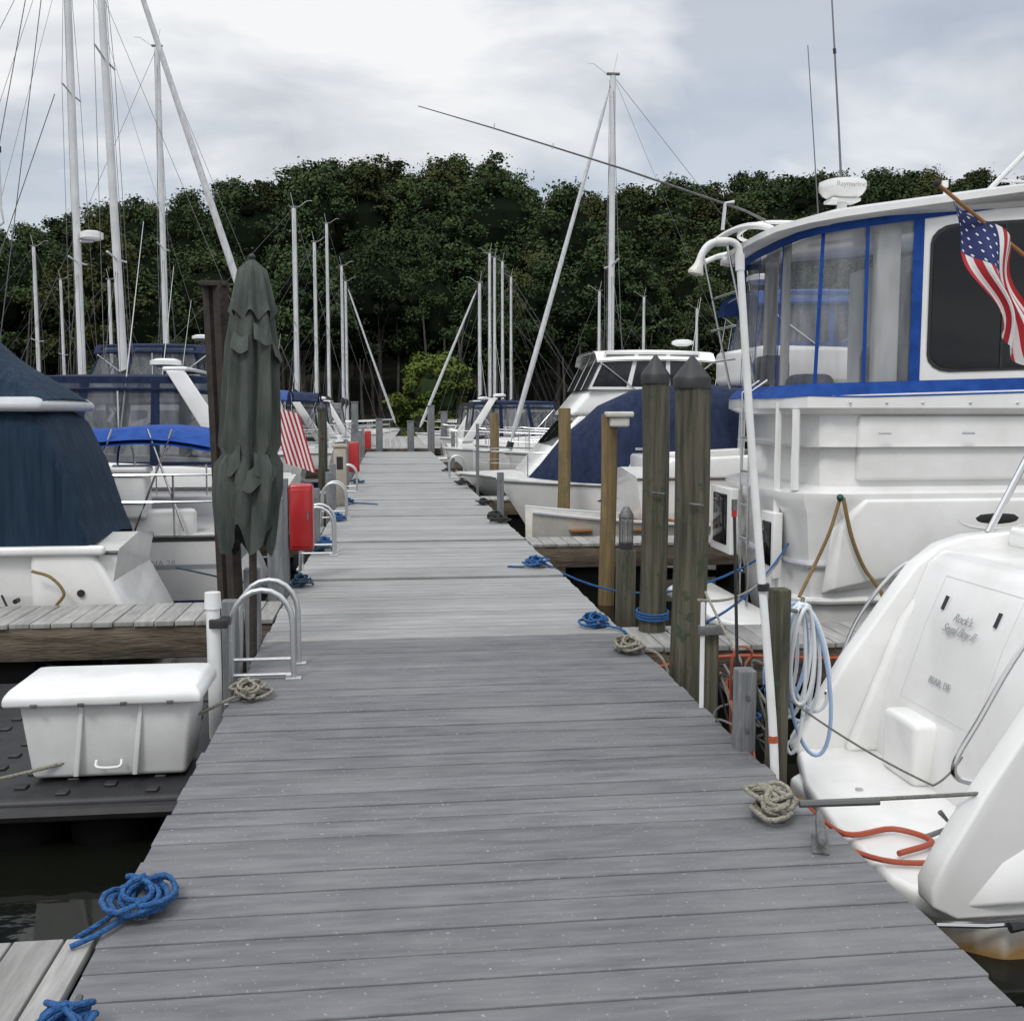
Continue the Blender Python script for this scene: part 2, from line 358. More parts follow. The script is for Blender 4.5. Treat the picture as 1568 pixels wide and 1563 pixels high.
def ladder(y0,x=-.56,dy=.36,sg=1):
    b=Bd('dock_ladder')
    for k in(0,dy):
        yy=y0+k
        pts=[(x,yy,.0),(x,yy,.33)]+[(x-sg*.17+sg*.17*math.cos(t),yy,.33+.19*math.sin(t)) for t in[pi*i/10 for i in range(1,10)]]+[(x-sg*.34,yy,.33),(x-sg*.36,yy,-.3),(x-sg*.36,yy,-1.0)]
        b.a('rails','alu',tube(pts,.017,10));b.a('feet','alu',box((x,yy,.006),(.09,.06,.012)),False,.003)
    for z in(-.15,-.42,-.7):b.a('rungs','alu',box((x-sg*.36,y0+dy/2,z),(.07,dy,.03)),False,.005)
    for z in(.03,.12):b.a('cross_bars','alu',tube([(x,y0,z),(x-sg*.34,y0,z)],.011,8))
    b.done()
ladder(6.0);ladder(11.2,-.6);ladder(15.0,-.62);ladder(20.0,-.62);ladder(24,1.38,.36,-1)
# umbrella
b=Bd('patio_umbrella')
UX=-.83
prof=[(2.46,.012),(2.43,.03),(2.38,.065),(2.30,.09),(2.12,.115),(1.95,.13),(1.7,.137),(1.45,.147),(1.32,.15),(1.27,.145),(1.2,.165),(1.05,.17),(.9,.16),(.8,.15),(.72,.135)]
rings=[];n=72
for z,r in prof:
    q=(2.46-z)/1.74;ring=[]
    for k in range(n):
        a=2*pi*k/n
        fold=1+min(1,q*3)*(.24*math.cos(8*a+1.2*q)+.12*math.cos(5*a+3+2*q)+.06*math.cos(13*a))
        if abs(z-1.27)<.03:fold=1+(fold-1)*.5
        zz=z+(.07*math.cos(4*a+1)+.05*math.cos(7*a) if z<.95 else 0)*(1 if z<.85 else .5)
        ring.append((UX-.075*q*q+r*fold*math.cos(a)*1.05,6.72+r*fold*math.sin(a),zz))
    rings.append(ring)
b.a('canopy','umb',loft(rings))
b.a('vent_cap','umb',loft([[(UX+r*(1+.15*math.cos(8*2*pi*k/n))*math.cos(2*pi*k/n),6.72+r*(1+.15*math.cos(8*2*pi*k/n))*math.sin(2*pi*k/n),z+(.03*math.cos(8*2*pi*k/n) if z<2.15 else 0)) for k in range(n)] for z,r in((2.47,.012),(2.4,.08),(2.2,.12),(2.12,.135),(2.13,.12))]))
for a,z in((0.3,1.28),(2,1.22),(3.6,1.3),(5.0,1.25),(4.3,1.2)):
    b.a('valance_flaps','umb',grid(lambda u,v:(UX-.04+(.165+.02*v)*math.cos(a+u*.9),6.72+(.165+.02*v)*math.sin(a+u*.9),z-v*.14+.03*math.cos(u*6)),8,3))
for a,z in((4.0,2.0),(4.9,2.05),(5.7,1.95)):
    b.a('rib_tips','umb',grid(lambda u,v:(UX-.01+(.15+.03*v)*math.cos(a+u*.7),6.72+(.15+.03*v)*math.sin(a+u*.7),z-v*.1+.02*math.cos(u*5)),6,2))
b.a('finial','black',ell((UX,6.72,2.48),.022));b.a('pole','rust',cyl((UX-.05,6.72,-.1),(UX,6.72,2.4),.024))
b.done()
b=Bd('steel_pile')
b.a('tube','rust',tube([(-.98,6.95,-1.2),(-1.06,6.95,2.36)],.05,4));b.a('tube_b','rust',tube([(-1.06,7.02,-1.2),(-1.14,7.02,2.37)],.045,4))
b.a('collar','rust',box((-1.1,6.98,2.34),(.17,.14,.03)),False,.005);b.done()
def extcab(x,y,z0,z1):
    b=Bd('fire_extinguisher_cabinet')
    b.a('case','red',box2((x,y,z0),(x+.21,y+.2,z1)),False,.025)
    b.a('door','red',box2((x+.02,y-.012,z0+.04),(x+.19,y,z1-.04)),False,.006)
    b.a('handle','galv',box2((x+.16,y-.02,z0+.28),(x+.175,y-.0125,z0+.36)),False)
    b.a('mount','greypost',box2((x-.1,y+.02,-.6),(x-.01,y+.12,z1+.05)),False,.005);b.done()
extcab(-.9,9.5,.28,.88);extcab(-.8,21,.33,.93);extcab(-.8,35,.3,.9)
b=Bd('power_pedestal');b.a('body','beige',box2((-.9,17.2,.0),(-.7,17.4,.95)),False,.02);b.a('cap','beige',box2((-.92,17.18,.95),(-.68,17.42,1.0)),False,.01);b.a('sockets','black',box2((-.85,17.19,.6),(-.75,17.2,.8)),False);b.done()
# ---------------------------------------------------------------- right dock furniture
def pile(x,y,top,r,m='pile',cap='black'):
    b=Bd('wooden_piling')
    pts=[(x,y,-1.6+i*(top+1.6)/14) for i in range(15)]
    g=tube(pts,r,22)
    vv=[]
    for p in g[0]:
        a=math.atan2(p.y-y,p.x-x);k=1+.03*math.sin(5*a+p.z*2)+.02*math.sin(11*a)
        vv.append(Vector((x+(p.x-x)*k+.012*math.sin(p.z*1.7),y+(p.y-y)*k,p.z)))
    b.a('shaft',m,(vv,g[1]))
    if cap:
        b.a('cap',cap,tube([(x,y,top-.05),(x,y,top+.01),(x,y,top+.02),(x,y,top+.15)],lambda t:[r*1.08,r*1.1,r*1.04,.006][min(3,int(t*3+.5))],22))
        b.a('staple','galv',tube([(x-.04,y-r-.01,.98),(x-.04,y-r-.03,.98),(x+.04,y-r-.03,.97),(x+.04,y-r-.01,.97)],.008))
    b.done()
pile(1.82,7.06,1.77,.092);pile(1.825,6.2,1.72,.106)
pile(2.33,11,1.5,.085,'pileY',None);pile(2.52,15,1.58,.09,'pileY',None);pile(2.3,23,1.5,.1,'pileY',None);pile(-1.5,24,1.6,.1,'pile','black')
b=Bd('rope_on_piling')
for k in range(3):b.a('wrap','ropeB',tube([(1.82+.11*math.cos(t),7.06+.11*math.sin(t),.1+k*.02+.01*math.sin(t)) for t in[2*pi*i/20 for i in range(21)]],.008))
b.done()
b=Bd('plastic_bucket_lid');b.a('lid','gelC',box((2.42,10.9,1.5),(.28,.24,.06)),False,.02);b.a('base','gelC',box((2.42,10.9,1.42),(.2,.18,.1)),False,.02);b.done()
b=Bd('dock_light_post');b.a('post','pile',box2((1.7,7.6,-.8),(1.83,7.73,.5)),False,.008);b.a('base','black',cyl((1.765,7.66,.5),(1.765,7.66,.55),.055))
b.a('lens','amber',cyl((1.765,7.66,.55),(1.765,7.66,.74),.042));b.a('cap','galv',tube([(1.765,7.66,.74),(1.765,7.66,.76),(1.765,7.66,.82)],lambda t:[.056,.056,.02][int(t*2)],14))
for k in range(8):
    a=k*pi/4;b.a('cage','galv',tube([(1.765+.052*math.cos(a),7.66+.052*math.sin(a),.55),(1.765+.052*math.cos(a),7.66+.052*math.sin(a),.75)],.004,5))
b.done()
b=Bd('white_pvc_light_pole')
b.a('pole','pvc',tube(cr([(1.655,4.25,-.25),(1.64,4.27,.2),(1.56,4.36,1.3),(1.497,4.4,2.17)],5),lambda t:.02-.004*t,12))
b.a('elbow','pvc',tube(cr([(1.497,4.4,2.17),(1.49,4.4,2.225),(1.46,4.4,2.25),(1.40,4.4,2.25),(1.36,4.4,2.235),(1.335,4.4,2.205),(1.32,4.4,2.17)],4),.0155,12))
b.a('collars','pvc',cyl((1.499,4.4,2.13),(1.496,4.4,2.2),.020));b.a('collars','pvc',cyl((1.44,4.4,2.25),(1.39,4.4,2.248),.019))
b.a('lamp_head','gelC',tube([(1.322,4.4,2.18),(1.316,4.4,2.15),(1.305,4.4,2.12),(1.303,4.4,2.112)],lambda t:[.013,.02,.034,.032][min(3,int(t*3+.5))],14))
b.a('clamp','black',cyl((1.603,4.31,.76),(1.601,4.31,.79),.026));b.a('tape','hoseO',cyl((1.645,4.265,.1),(1.644,4.266,.13),.0215))
b.done()
b=Bd('wooden_post');b.a('post','pile',box2((1.655,4.32,-.6),(1.735,4.4,.76)),False,.01);b.done()
b=Bd('wooden_post');b.a('post','greypost',box2((1.55,4.45,-.3),(1.635,4.54,.37)),False,.008)
b.a('bolts','galv',cyl((1.59,4.44,.25),(1.59,4.46,.25),.01,n=8));b.a('bolts','galv',cyl((1.59,4.44,.1),(1.59,4.46,.1),.01,n=8));b.done()
b=Bd('wooden_post');b.a('post','pile',box2((1.625,5.2,-.5),(1.70,5.27,.42)),False,.01);b.a('pipe','pvc',cyl((1.6,5.17,-.02),(1.6,5.17,.55),.012));b.a('bracket','galv',box2((1.58,5.15,.38),(1.72,5.19,.43)),False,.004);b.done()
b=Bd('dock_pole');b.a('rod','black',tube([(1.62,4.62,-.2),(1.57,4.62,1.08)],.008,8));b.a('tip','galv',cyl((1.57,4.62,1.08),(1.57,4.62,1.13),.014));b.a('tip2','red',cyl((1.57,4.62,1.05),(1.57,4.62,1.08),.013));b.done()
b=Bd('garden_hose')
for k in range(9):
    c=Vector((1.85+random.uniform(-.03,.05),4.46+k*.02,.27));w=.07+random.uniform(-.035,.025)+.004*k;hh=.33+random.uniform(-.12,.06);sk=random.uniform(-.05,.07)
    pts=[(c.x+w*math.cos(t)+sk*(1-math.sin(t))*.8,c.y+.012*math.sin(2*t),c.z+hh*math.sin(t)+.05+(.33-hh)) for t in[2*pi*i/36 for i in range(37)]]
    b.a('loops','hoseBl' if k in(2,6) else 'hoseW',tube(pts,.009,8))
b.a('hook','galv',tube(cr([(1.73,4.4,.66),(1.8,4.45,.64),(1.87,4.55,.62),(1.9,4.6,.67)]),.01));b.done()
b=Bd('tangled_lines')
for k in range(13):
    rr=random.Random(k);p=[(1.62+rr.uniform(-.03,.14),4.5+rr.uniform(-.1,.5),rr.uniform(-.3,.42)) for _ in range(5)]
    b.a('line_%d'%k,['ropeW','ropeG','ropeK','ropeG','ropeK','hoseO','ropeB'][k%7],tube(cr(p,8),.006,6))
b.a('orange_hose','hoseO',tube(cr([(1.7,4.1,-.1),(1.95,4.2,-.3),(2.2,4.25,-.31),(2.3,4.1,-.31),(2.1,4.0,-.31)]),.013));
b.a('orange_hose','hoseO',tube(cr([(1.7,4.0,-.2),(2.0,3.95,-.31),(2.25,3.9,-.31),(2.35,3.95,-.31)]),.012))
b.a('orange_cord','hoseO',tube(cr([(1.7,6.5,-.12),(2.2,6.5,-.06),(3,6.52,-.1),(4,6.52,-.07),(5,6.52,-.1)]),.012))
b.a('line_a','ropeW',tube(sag((1.62,5.2,.6),(1.72,4.4,.15),.03),.007));b.a('line_b','ropeG',tube(sag((1.7,4.5,.3),(2.35,4.2,-.1),.03),.005))
b.a('line_c','ropeG',tube(sag((2.35,4.2,-.1),(2.6,4.4,-.05),.02),.005));b.a('line_c','ropeW',tube(sag((1.6,5.25,.55),(3.2,8.2,.35),.12),.008))
b.a('blue_line','ropeB',tube(sag((1.9,6.25,.2),(3.25,8.2,.45),.1),.009))
b.done()
# ---------------------------------------------------------------- hull generator
def hull(b,L,Bm,fb,rise=.35,rake=.9,stripe='stripe',top='gel',full=.45,pw=2.2,tr=.85,band=None,deck='deckw'):
    st=[];n=18
    for i in range(n+1):
        t=i/n
        w=Bm/2*(tr+(1-tr)*min(1,t/.4))
        if t>full:w*=max(.012,1-((t-full)/(1-full))**pw)
        sh=fb*(1+rise*t*t)
        prof=[(0,-.35),(w*.72,-.25),(w*.86,.0),(w*.88,.09),(w*.95,sh*.55),(w*.965,sh*.62),(w*.985,sh*.93),(w,sh),(w*.95,sh+.03),(0,sh+.07+.02*Bm*(1-t))]
        row=[]
        for y,z in prof:
            x=t*L+rake*max(0,(z+.2)/(fb+.2))*t**3-(1-t)**6*.18*(z/fb)
            row.append((x-rake*t**3*.5,y,z))
        st.append(row)
    mats=['af','af',stripe,top,band or top,top,'rubber' if band else top,deck,deck]
    nm=['bottom','bottom','boot_stripe','topsides','band','topsides_upper','sheer','deck_edge','deck']
    for k in range(9):
        for s in(1,-1):
            g=loft([[(r[k][0],s*r[k][1],r[k][2]),(r[k+1][0],s*r[k+1][1],r[k+1][2])] for r in st],close=False)
            b.a(nm[k],mats[k],g)
    r=st[0];poly=[(p[0],p[1],p[2]) for p in r]+[(p[0],-p[1],p[2]) for p in r[::-1]]
    b.a('transom',top,([Vector(p) for p in poly],[tuple(range(len(poly)))]))
    for s in(1,-1):
        b.a('rub_rail','rubber',tube([(q[7][0],s*q[7][1],q[7][2]) for q in st],.018,6))
    def sh(t):
        i=min(n,max(0,t*n));k=int(min(n-1,i));f=i-k
        a=Vector(st[k][7]);c=Vector(st[k+1][7]);return a.lerp(c,f)
    return sh
def rails(b,sh,t0,t1,h=.6,n=6,wires=2,inset=.06):
    for s in(1,-1):
        ps=[]
        for i in range(n+1):
            p=sh(t0+(t1-t0)*i/n);q=Vector((p.x,max(0.02,p.y-inset)*s,p.z));ps.append(q)
            b.a('stanchions','steel',tube([q,q+V(0,0,h)],.011,6))
        for w in range(wires):
            b.a('lifelines','steel',tube([q+V(0,0,h*(1-.45*w)) for q in ps],.011 if w==0 else .006,6))
    p=sh(t1);b.a('pulpit','steel',tube(cr([(p.x,p.y-inset,p.z+h),(p.x+.25,0,p.z+h+.03),(p.x,-(p.y-inset),p.z+h)]),.012,6))
def frust(b,part,m,x0,x1,w0,w1,z0,z1,fa,ff,ins,bev=.04):
    bt=[V(x0,-w0,z0),V(x1,-w1,z0),V(x1,w1,z0),V(x0,w0,z0)]
    tp=[V(x0+fa,-w0+ins,z1),V(x1-ff,-w1+ins,z1),V(x1-ff,w1-ins,z1),V(x0+fa,w0-ins,z1)]
    b.a(part,m,loft([bt,tp]),False,bev)
    return [(bt[0],bt[1],tp[1],tp[0]),(bt[2],bt[3],tp[3],tp[2]),(bt[1],bt[2],tp[2],tp[1]),(bt[3],bt[0],tp[0],tp[3])]
def bimini(b,x0,x1,w,z,m,zb,crown=.12,side=.1):
    n=12
    def fn(u,v):
        s=2*v-1
        return (x0+(x1-x0)*u,w*s,z-crown*s*s*s*s-.04*(2*u-1)**2-(side if abs(s)>.99 else 0))
    v,f=grid(fn,8,n);b.a('bimini_top',m,(v,f))
    b.a('bimini_top',m,([p-V(0,0,.025) for p in v],[q[::-1] for q in f]))
    for u,xb in((.03,.35),(.5,.5),(.97,.65)):
        ps=[fn(u,i/n) for i in range(n+1)];ps=[V(p[0],p[1]*.985,p[2]-.03) for p in ps]
        xbm=x0+(x1-x0)*xb
        b.a('bimini_frame','steel',tube([(xbm,-w,zb)]+ps+[(xbm,w,zb)],.012,6))
def enclosure(b,x0,x1,w,z0,z1,m,fs=.3,panes=3,vm='vinyl'):
    for s in(1,-1):
        q=(V(x0,-w,z0),V(x1,-w,z0),V(x1-fs,-w*.95,z1),V(x0+.15,-w*.95,z1))
        if s>0:q=tuple(V(p.x,-p.y,p.z) for p in (q[1],q[0],q[3],q[2]))
        b.a('side_curtain',vm,panel(q,0,1,0,1,0),False)
        for k in range(panes+1):
            u=k/panes;b.a('curtain_trim',m,panel(q,max(0,u-.02),min(1,u+.02),0,1,.006),False)
        b.a('curtain_trim',m,panel(q,0,1,0,.07,.007),False);b.a('curtain_trim',m,panel(q,0,1,.93,1,.007),False)
    for X,xt in((x0,x0+.15),(x1,x1-fs)):
        q=(V(X,-w,z0),V(X,w,z0),V(xt,w*.95,z1),V(xt,-w*.95,z1))
        b.a('end_curtain',vm,panel(q,0,1,0,1,0),False)
        for k in range(4):
            u=k/3;b.a('curtain_trim',m,panel(q,max(0,u-.02),min(1,u+.02),0,1,.004),False);b.a('curtain_trim',m,panel(q,max(0,u-.02),min(1,u+.02),0,1,-.004),False)
def cruiser(loc,rz,L=8.5,Bm=2.8,fb=1.0,fly=0,canvas='navy',name='motor_cruiser',enc=True,band=None,stripe='stripe',arch=True,ant=True,top='gel',off=0,full=.45,vm='vinyl',trim=None,rise=.22,fh=1.45,pw=2.2):
    b=Bd(name,(loc[0],loc[1],WZ),rz);sh=hull(b,L,Bm,fb,rise,1.1,stripe,top,full,pw,band=band)
    w=Bm/2;O=off;trim=trim or canvas
    if not off:
        q=frust(b,'fore_cabin','gel',L*.42,L*.84,w*.86,w*.42,fb,fb+.42,0,L*.2,w*.16,.06)
        for s in(0,1):
            for u0,u1 in((.12,.42),(.5,.72)) if s==0 else ((.28,.5),(.58,.88)):
                b.a('cabin_windows','glass',panel(q[s],u0,u1,.42,.82,.01,.6),False)
    zc=fb+.5
    if not fly:
        q=frust(b,'windshield_glass','glass',L*.36,L*.58,w*.84,w*.66,zc-.1,zc+.5,L*.02,L*.13,.12,.02)
        for k in range(4):
            u=k/3;b.a('windshield_frame','gel',panel(q[2],max(0,u-.02),min(1,u+.02),0,1,.008),False)
        for s in(0,1):
            for u in(.0,.45,.97):b.a('windshield_frame','gel',panel(q[s],u,u+.03,0,1,.008),False)
    for s in(1,-1):
        b.a('coaming','gel',loft([[(0.1,s*w*.9,fb),(L*.4,s*w*.95,fb),(L*.4,s*w*.8,fb),(.1,s*w*.76,fb)],[(0.25,s*w*.88,fb+.26),(L*.4,s*w*.9,fb+.42),(L*.4,s*w*.8,fb+.42),(.25,s*w*.78,fb+.26)]]),False,.04)
    b.a('transom_seat','gel',box((.3,0,fb+.12),(.35,w*1.5,.3)),False,.05)
    b.a('swim_platform','gel',box((-.3,0,.22),(.6,w*1.7,.08)),False,.03)
    zt=zc+.55
    if fly:
        q=frust(b,'salon','gel',L*.2+O,L*.6+O,w*.9,w*.78,fb+.1,zc+.75,0,L*.12,.12,.05)
        for s in(0,1):
            for u0,u1 in((.06,.32),(.35,.62),(.65,.88)):
                b.a('salon_windows','glass',panel(q[s],u0,u1,.5,.88,.01,.3),False)
        for u0,u1 in((.04,.33),(.36,.64),(.67,.96)):b.a('salon_windows','glass',panel(q[2],u0,u1,.5,.92,.01,.15),False)
        b.a('salon_windows','glass',panel(q[3],.2,.8,.1,.85,.01),False)
        z2=zc+.75
        frust(b,'flybridge','gel',L*.16+O,L*.5+O,w*.86,w*.7,z2+.01,z2+.5,0,L*.05,-.02,.07)
        zt=z2+fh;bimini(b,L*.16+O,L*.44+O,w*.8,zt,canvas,z2+.45)
        enclosure(b,L*.18+O,L*.46+O,w*.78,z2+.5,zt-.08,trim,.35,vm=vm)
    else:
        zt=zc+1.05
        bimini(b,L*.08,L*.42,w*.84,zt,canvas,fb+.3)
        if enc:enclosure(b,L*.06,L*.46,w*.86,fb+.28,zt-.06,trim,L*.05,vm=vm)
        if arch:
            for s in(1,-1):
                b.a('radar_arch','gel',prism([(L*.03,fb+.2),(L*.07,fb+.2),(L*.17,zt+.02),(L*.14,zt+.02)],'y',s*w*.92,s*w*.86),False,.02)
            b.a('radar_arch','gel',box((L*.155,0,zt+.04),(L*.04,w*1.84,.06)),False,.025)
    b.a('radar','gel',tube([(L*.2+O,0,zt+.1),(L*.2+O,0,zt+.14),(L*.2+O,0,zt+.2),(L*.2+O,0,zt+.23)],lambda t:[.1,.22,.22,.14][min(3,int(t*3+.5))],16))
    rails(b,sh,.45,.97,.5,6,2)
    if ant:
        b.a('antenna','gel',tube([(L*.25+O,w*.8,zc+.2),(L*.2+O,w*.82,zc+3.0)],.01,5,.004))
    b.a('cleats','steel',box((.3,w*.8,fb+.33),(.16,.03,.03)),False,.005)
    for k in(.25,.6):
        p=sh(k)
        for s in(1,-1):b.a('fenders','white',tube([(p.x,s*(p.y+.1),p.z-.15),(p.x,s*(p.y+.1),p.z-.2),(p.x,s*(p.y+.1),p.z-.65),(p.x,s*(p.y+.1),p.z-.7)],lambda t:[.03,.09,.09,.03][min(3,int(t*3+.5))],10));b.a('fender_line','ropeW',tube([(p.x,s*(p.y+.03),p.z+.1),(p.x,s*(p.y+.1),p.z-.15)],.008,5))
    return b.done()
def sailboat(loc,rz,L=9,Bm=2.8,fb=.85,mx=.55,mh=12,jib=True,canvas='blue',name='sailboat',lean=0,stripe='stripe',dodger=True,radar=0,spreads=(.5,),mr=.075,band=None,top='gel',jr=.06,stay=True):
    b=Bd(name,(loc[0],loc[1],WZ),rz);sh=hull(b,L,Bm,fb,.25,.8,stripe,top,.4,1.9,.72,band=band);w=Bm/2;mX=mx*L if mx<1 else mx
    q=frust(b,'coachroof','gel',L*.3,L*.78,w*.66,w*.34,fb+.02,fb+.4,.1,L*.14,.1,.05)
    for s in(0,1):
        for k in range(4):
            u=.12+.19*k if s==0 else .17+.19*k
            b.a('portlights','glass',panel(q[s],u,u+.13,.3,.72,.008,.6),False)
    b.a('coaming','gel',box((L*.16,w*.6,fb+.1),(L*.26,.12,.22)),False,.04);b.a('coaming','gel',box((L*.16,-w*.6,fb+.1),(L*.26,.12,.22)),False,.04)
    T=V(mX+lean,0,mh);Bt=V(mX,0,fb+.3)
    b.a('mast','mast',tube([Bt,T],mr,12,mr*.8))
    b.a('masthead','galv',box(T+V(0,0,.04),(.3,.07,.05)),False,.01);b.a('masthead','steel',tube([T,T+V(-.1,0,.5)],.008,5));b.a('masthead','steel',tube([T+V(.1,0,0),T+V(.45,0,.25),T+V(.6,0,.25)],.008,5))
    for sp in spreads:
        c=Bt.lerp(T,sp)
        b.a('spreaders','mast',tube([c+V(0,-.75,.05),c,c+V(0,.75,.05)],.022,6))
    for s in(1,-1):
        c=Bt.lerp(T,spreads[-1])+V(0,.75*s,.05);ch=V(mX-.1,s*w*.92,fb+.1)
        b.a('shrouds','wire',tube([ch,c,T],.006,4))
        b.a('shrouds','wire',tube([ch+V(-.3,0,0),Bt.lerp(T,spreads[0])],.005,4));b.a('shrouds','wire',tube([ch+V(.3,0,0),Bt.lerp(T,spreads[0])],.005,4))
    bow=sh(1.0);fs=V(bow.x-.1,0,bow.z+.1)
    b.a('backstay','wire',tube([V(.1,0,fb+.1),T],.006,4))
    b.a('forestay','wire',tube([fs,T],.006,4))
    b.a('halyards','ropeG',tube([Bt+V(.12,.03,.3),T+V(.08,0,-.1)],.005,4))
    if jib:b.a('furled_jib','sail',tube([fs.lerp(T,.03),fs.lerp(T,.06),fs.lerp(T,.3),fs.lerp(T,.9),fs.lerp(T,.95)],lambda t:[.03,jr,jr,jr*.6,.02][min(4,int(t*4+.5))],8));b.a('furler','black',cyl(fs,fs.lerp(T,.02),.08))
    bz=fb+1.25
    b.a('boom','mast',tube([(mX-.1,0,bz),(mX-L*.36,0,bz+.05)],.05,8))
    b.a('sail_cover',canvas,tube(cr([(mX-.02,0,bz+.75),(mX-.08,0,bz+.4),(mX-.35,0,bz+.2),(mX-L*.2,0,bz+.13),(mX-L*.37,0,bz+.08)],4),lambda t:.07+.09*math.sin(pi*min(1,t*1.1)**.7) if t<.95 else .04,10))
    b.a('topping_lift','wire',tube([(mX-L*.36,0,bz+.05),T],.004,4))
    if dodger:
        def fn(u,v):
            s=2*v-1;return (L*.24+u*L*.12,w*.62*math.sin(s*pi/2),fb+.3+(.75-.25*u**2.5)*math.cos(s*pi/2)**.55*(1 if u<.8 else 1-(u-.8)*2.2))
        b.a('dodger',canvas,grid(fn,6,14))
        bimini(b,L*.02,L*.22,w*.7,fb+1.75,canvas,fb+.1,.2,.05)
    rails(b,sh,.02,.95,.6,8,2)
    b.a('pushpit','steel',tube(cr([(.9,w*.8,fb+.65),(.1,w*.68,fb+.68),(-.02,0,fb+.68),(.1,-w*.68,fb+.68),(.9,-w*.8,fb+.65)]),.013,6))
    b.a('wheel','steel',tube([(L*.1,.4*math.cos(t),fb+.55+.4*math.sin(t)) for t in[2*pi*i/20 for i in range(21)]],.014,6));b.a('pedestal','gel',cyl((L*.11,0,fb-.05),(L*.11,0,fb+.65),.08))
    if radar:
        b.a('radar_dome','gel',tube([(mX-.35,0,radar),(mX-.35,0,radar+.04),(mX-.35,0,radar+.18),(mX-.35,0,radar+.22)],lambda t:[.2,.28,.28,.16][min(3,int(t*3+.5))],16));b.a('radar_bracket','mast',box((mX-.18,0,radar-.03),(.4,.1,.05)),False,.01)
    return b.done()
# left row
b=Bd('canvas_covered_boat',(-2.42,9.56,WZ),pi);sh=hull(b,7.5,1.56,.92,.2,.8,'stripeK','gel')
HW=.73
rg=[]
for x,w,z0,z1 in((.02,HW,.93,.97),(.08,HW,.93,1.15),(.22,HW,.93,1.62),(.38,HW,.93,1.98),(.5,HW,.93,2.08),(.9,HW,.93,2.12),(1.7,HW+.01,.94,2.14),(2.5,HW+.02,.94,2.16),(3.5,HW+.02,.94,2.1)):
    ring=[]
    for k in range(21):
        a=k/20
        if a<.4:p=(x,-w+.03*math.sin(a*8)+.012*math.sin(x*17),z0+(z1-z0)*a/.4)
        elif a<=.6:p=(x,-w+.05+(w*2-.1)*(a-.4)/.2,z1+.05*math.sin((a-.4)/.2*pi))
        else:p=(x,w+.012*math.sin(x*17),z1-(z1-z0)*(a-.6)/.4)
        ring.append(p)
    rg.append(ring)
b.a('canvas_enclosure','teal',loft(rg,close=False))
for x in(.75,1.5,2.3):b.a('canvas_seams','navy',tube([(x,HW+.03,.95),(x-.02,HW+.025,2.08)],.010,5))
b.a('canvas_hem','navy',tube([(.05,HW+.02,.96),(1.5,HW+.03,.96),(3.5,HW+.04,.97)],.018,6))
b.a('hard_top','gelG',loft([dbr(2.08,.36,3.6,-.78,.78),dbr(2.14,.33,3.7,-.8,.8),dbr(2.2,.41,3.6,-.74,.74)]),False,.03)
def hump(u,v):
    return (.36+u*2.9,-.7+1.4*v,2.16+ (.03+.85*min(1,u*2.9))*math.sin(pi*v)**.35+.02*math.sin(u*30))
b.a('flybridge_cover','teal',grid(hump,24,14))
b.a('sloping_stern','gel',prism([(.5,.94),(.05,.94),(-.02,.9),(-.36,.22),(-.36,.12),(.5,.12)],'y',-.74,.74),False,.05)
b.a('cockpit_edge','gel',box((1.4,HW,.95),(3,.1,.08)),False,.03)
b.a('yellow_line','ropeY',tube(cr([(.45,.83,.8),(.3,.85,.75),(.2,.86,.62),(.27,.86,.5),(.13,.85,.45)]),.013));b.a('through_hull','black',cyl((.1,.73,.6),(.1,.76,.6),.03));b.a('through_hull','black',cyl((.6,.73,.55),(.6,.8,.55),.02))
b.a('dark_line','ropeK',tube(cr([(1.5,.8,1.0),(1.7,1.1,.6),(1.9,1.3,.2)]),.01));b.a('dark_line','ropeK',tube(sag((.7,.8,.6),(-.3,2.2,.3),.2),.01))
b.done()
b=Bd('sailboat',(-1.72,12.1,WZ),pi);sh=hull(b,9,2.3,.78,.3,.8,'stripe','gel',.4,1.9,.8,band='gelG')
b.a('stern_steps','gel',loft([dbr(.1,-.28,.2,-.7,.7),dbr(.3,-.2,.2,-.75,.75),dbr(.76,.02,.2,-.8,.8)]),False,.05)
b.a('coaming','gel',box((1.4,.85,.92),(2.2,.14,.3)),False,.05);b.a('coaming','gel',box((1.4,-.85,.92),(2.2,.14,.3)),False,.05)
b.a('cooler','pvc',box((.95,.85,1.22),(.35,.3,.5)),False,.04);b.a('cooler_lid','pvc',box((.95,.85,1.48),(.38,.33,.06)),False,.02)
q=frust(b,'coachroof','gel',2.6,6.5,.85,.4,.8,1.2,.1,1,.1)
for k in range(4):b.a('portlights','glass',panel(q[1],.2+.18*k,.32+.18*k,.3,.7,.008,.6),False);b.a('portlights','glass',panel(q[0],.2+.18*k,.32+.18*k,.3,.7,.008,.6),False)
for z in(.3,.58):
    b.a('stern_rail','steel',tube(cr([(1.6,1.0,.85+z),(.4,1.0,.85+z),(.05,.85,.85+z),(.0,0,.85+z),(.05,-.85,.85+z),(.4,-1.0,.85+z),(1.6,-1.0,.85+z)]),.012,6))
for p in((.1,.85),(.5,1.0),(1.1,1.02),(1.6,1.0),(.1,-.85),(.5,-1),(1.1,-1.02),(1.6,-1)):
    b.a('stanchions','steel',tube([(p[0],p[1],.8),(p[0],p[1],1.44)],.011,6))
for x in(.4,1.0,1.6,2.2):
    b.a('arch_frame','steel',tube([(x,1.0,.85),(x+.35,.95,1.9)],.012,6));b.a('arch_frame','steel',tube([(x+.5,1.0,.85),(x+.1,.95,1.9)],.012,6))
def bt(u,v):
    s=2*v-1;return(.1+u*2.4,1.0*s,1.99-.08*s**4+.05*math.sin(u*7)-.14*(1-u)-(.06 if abs(s)>.99 else 0))
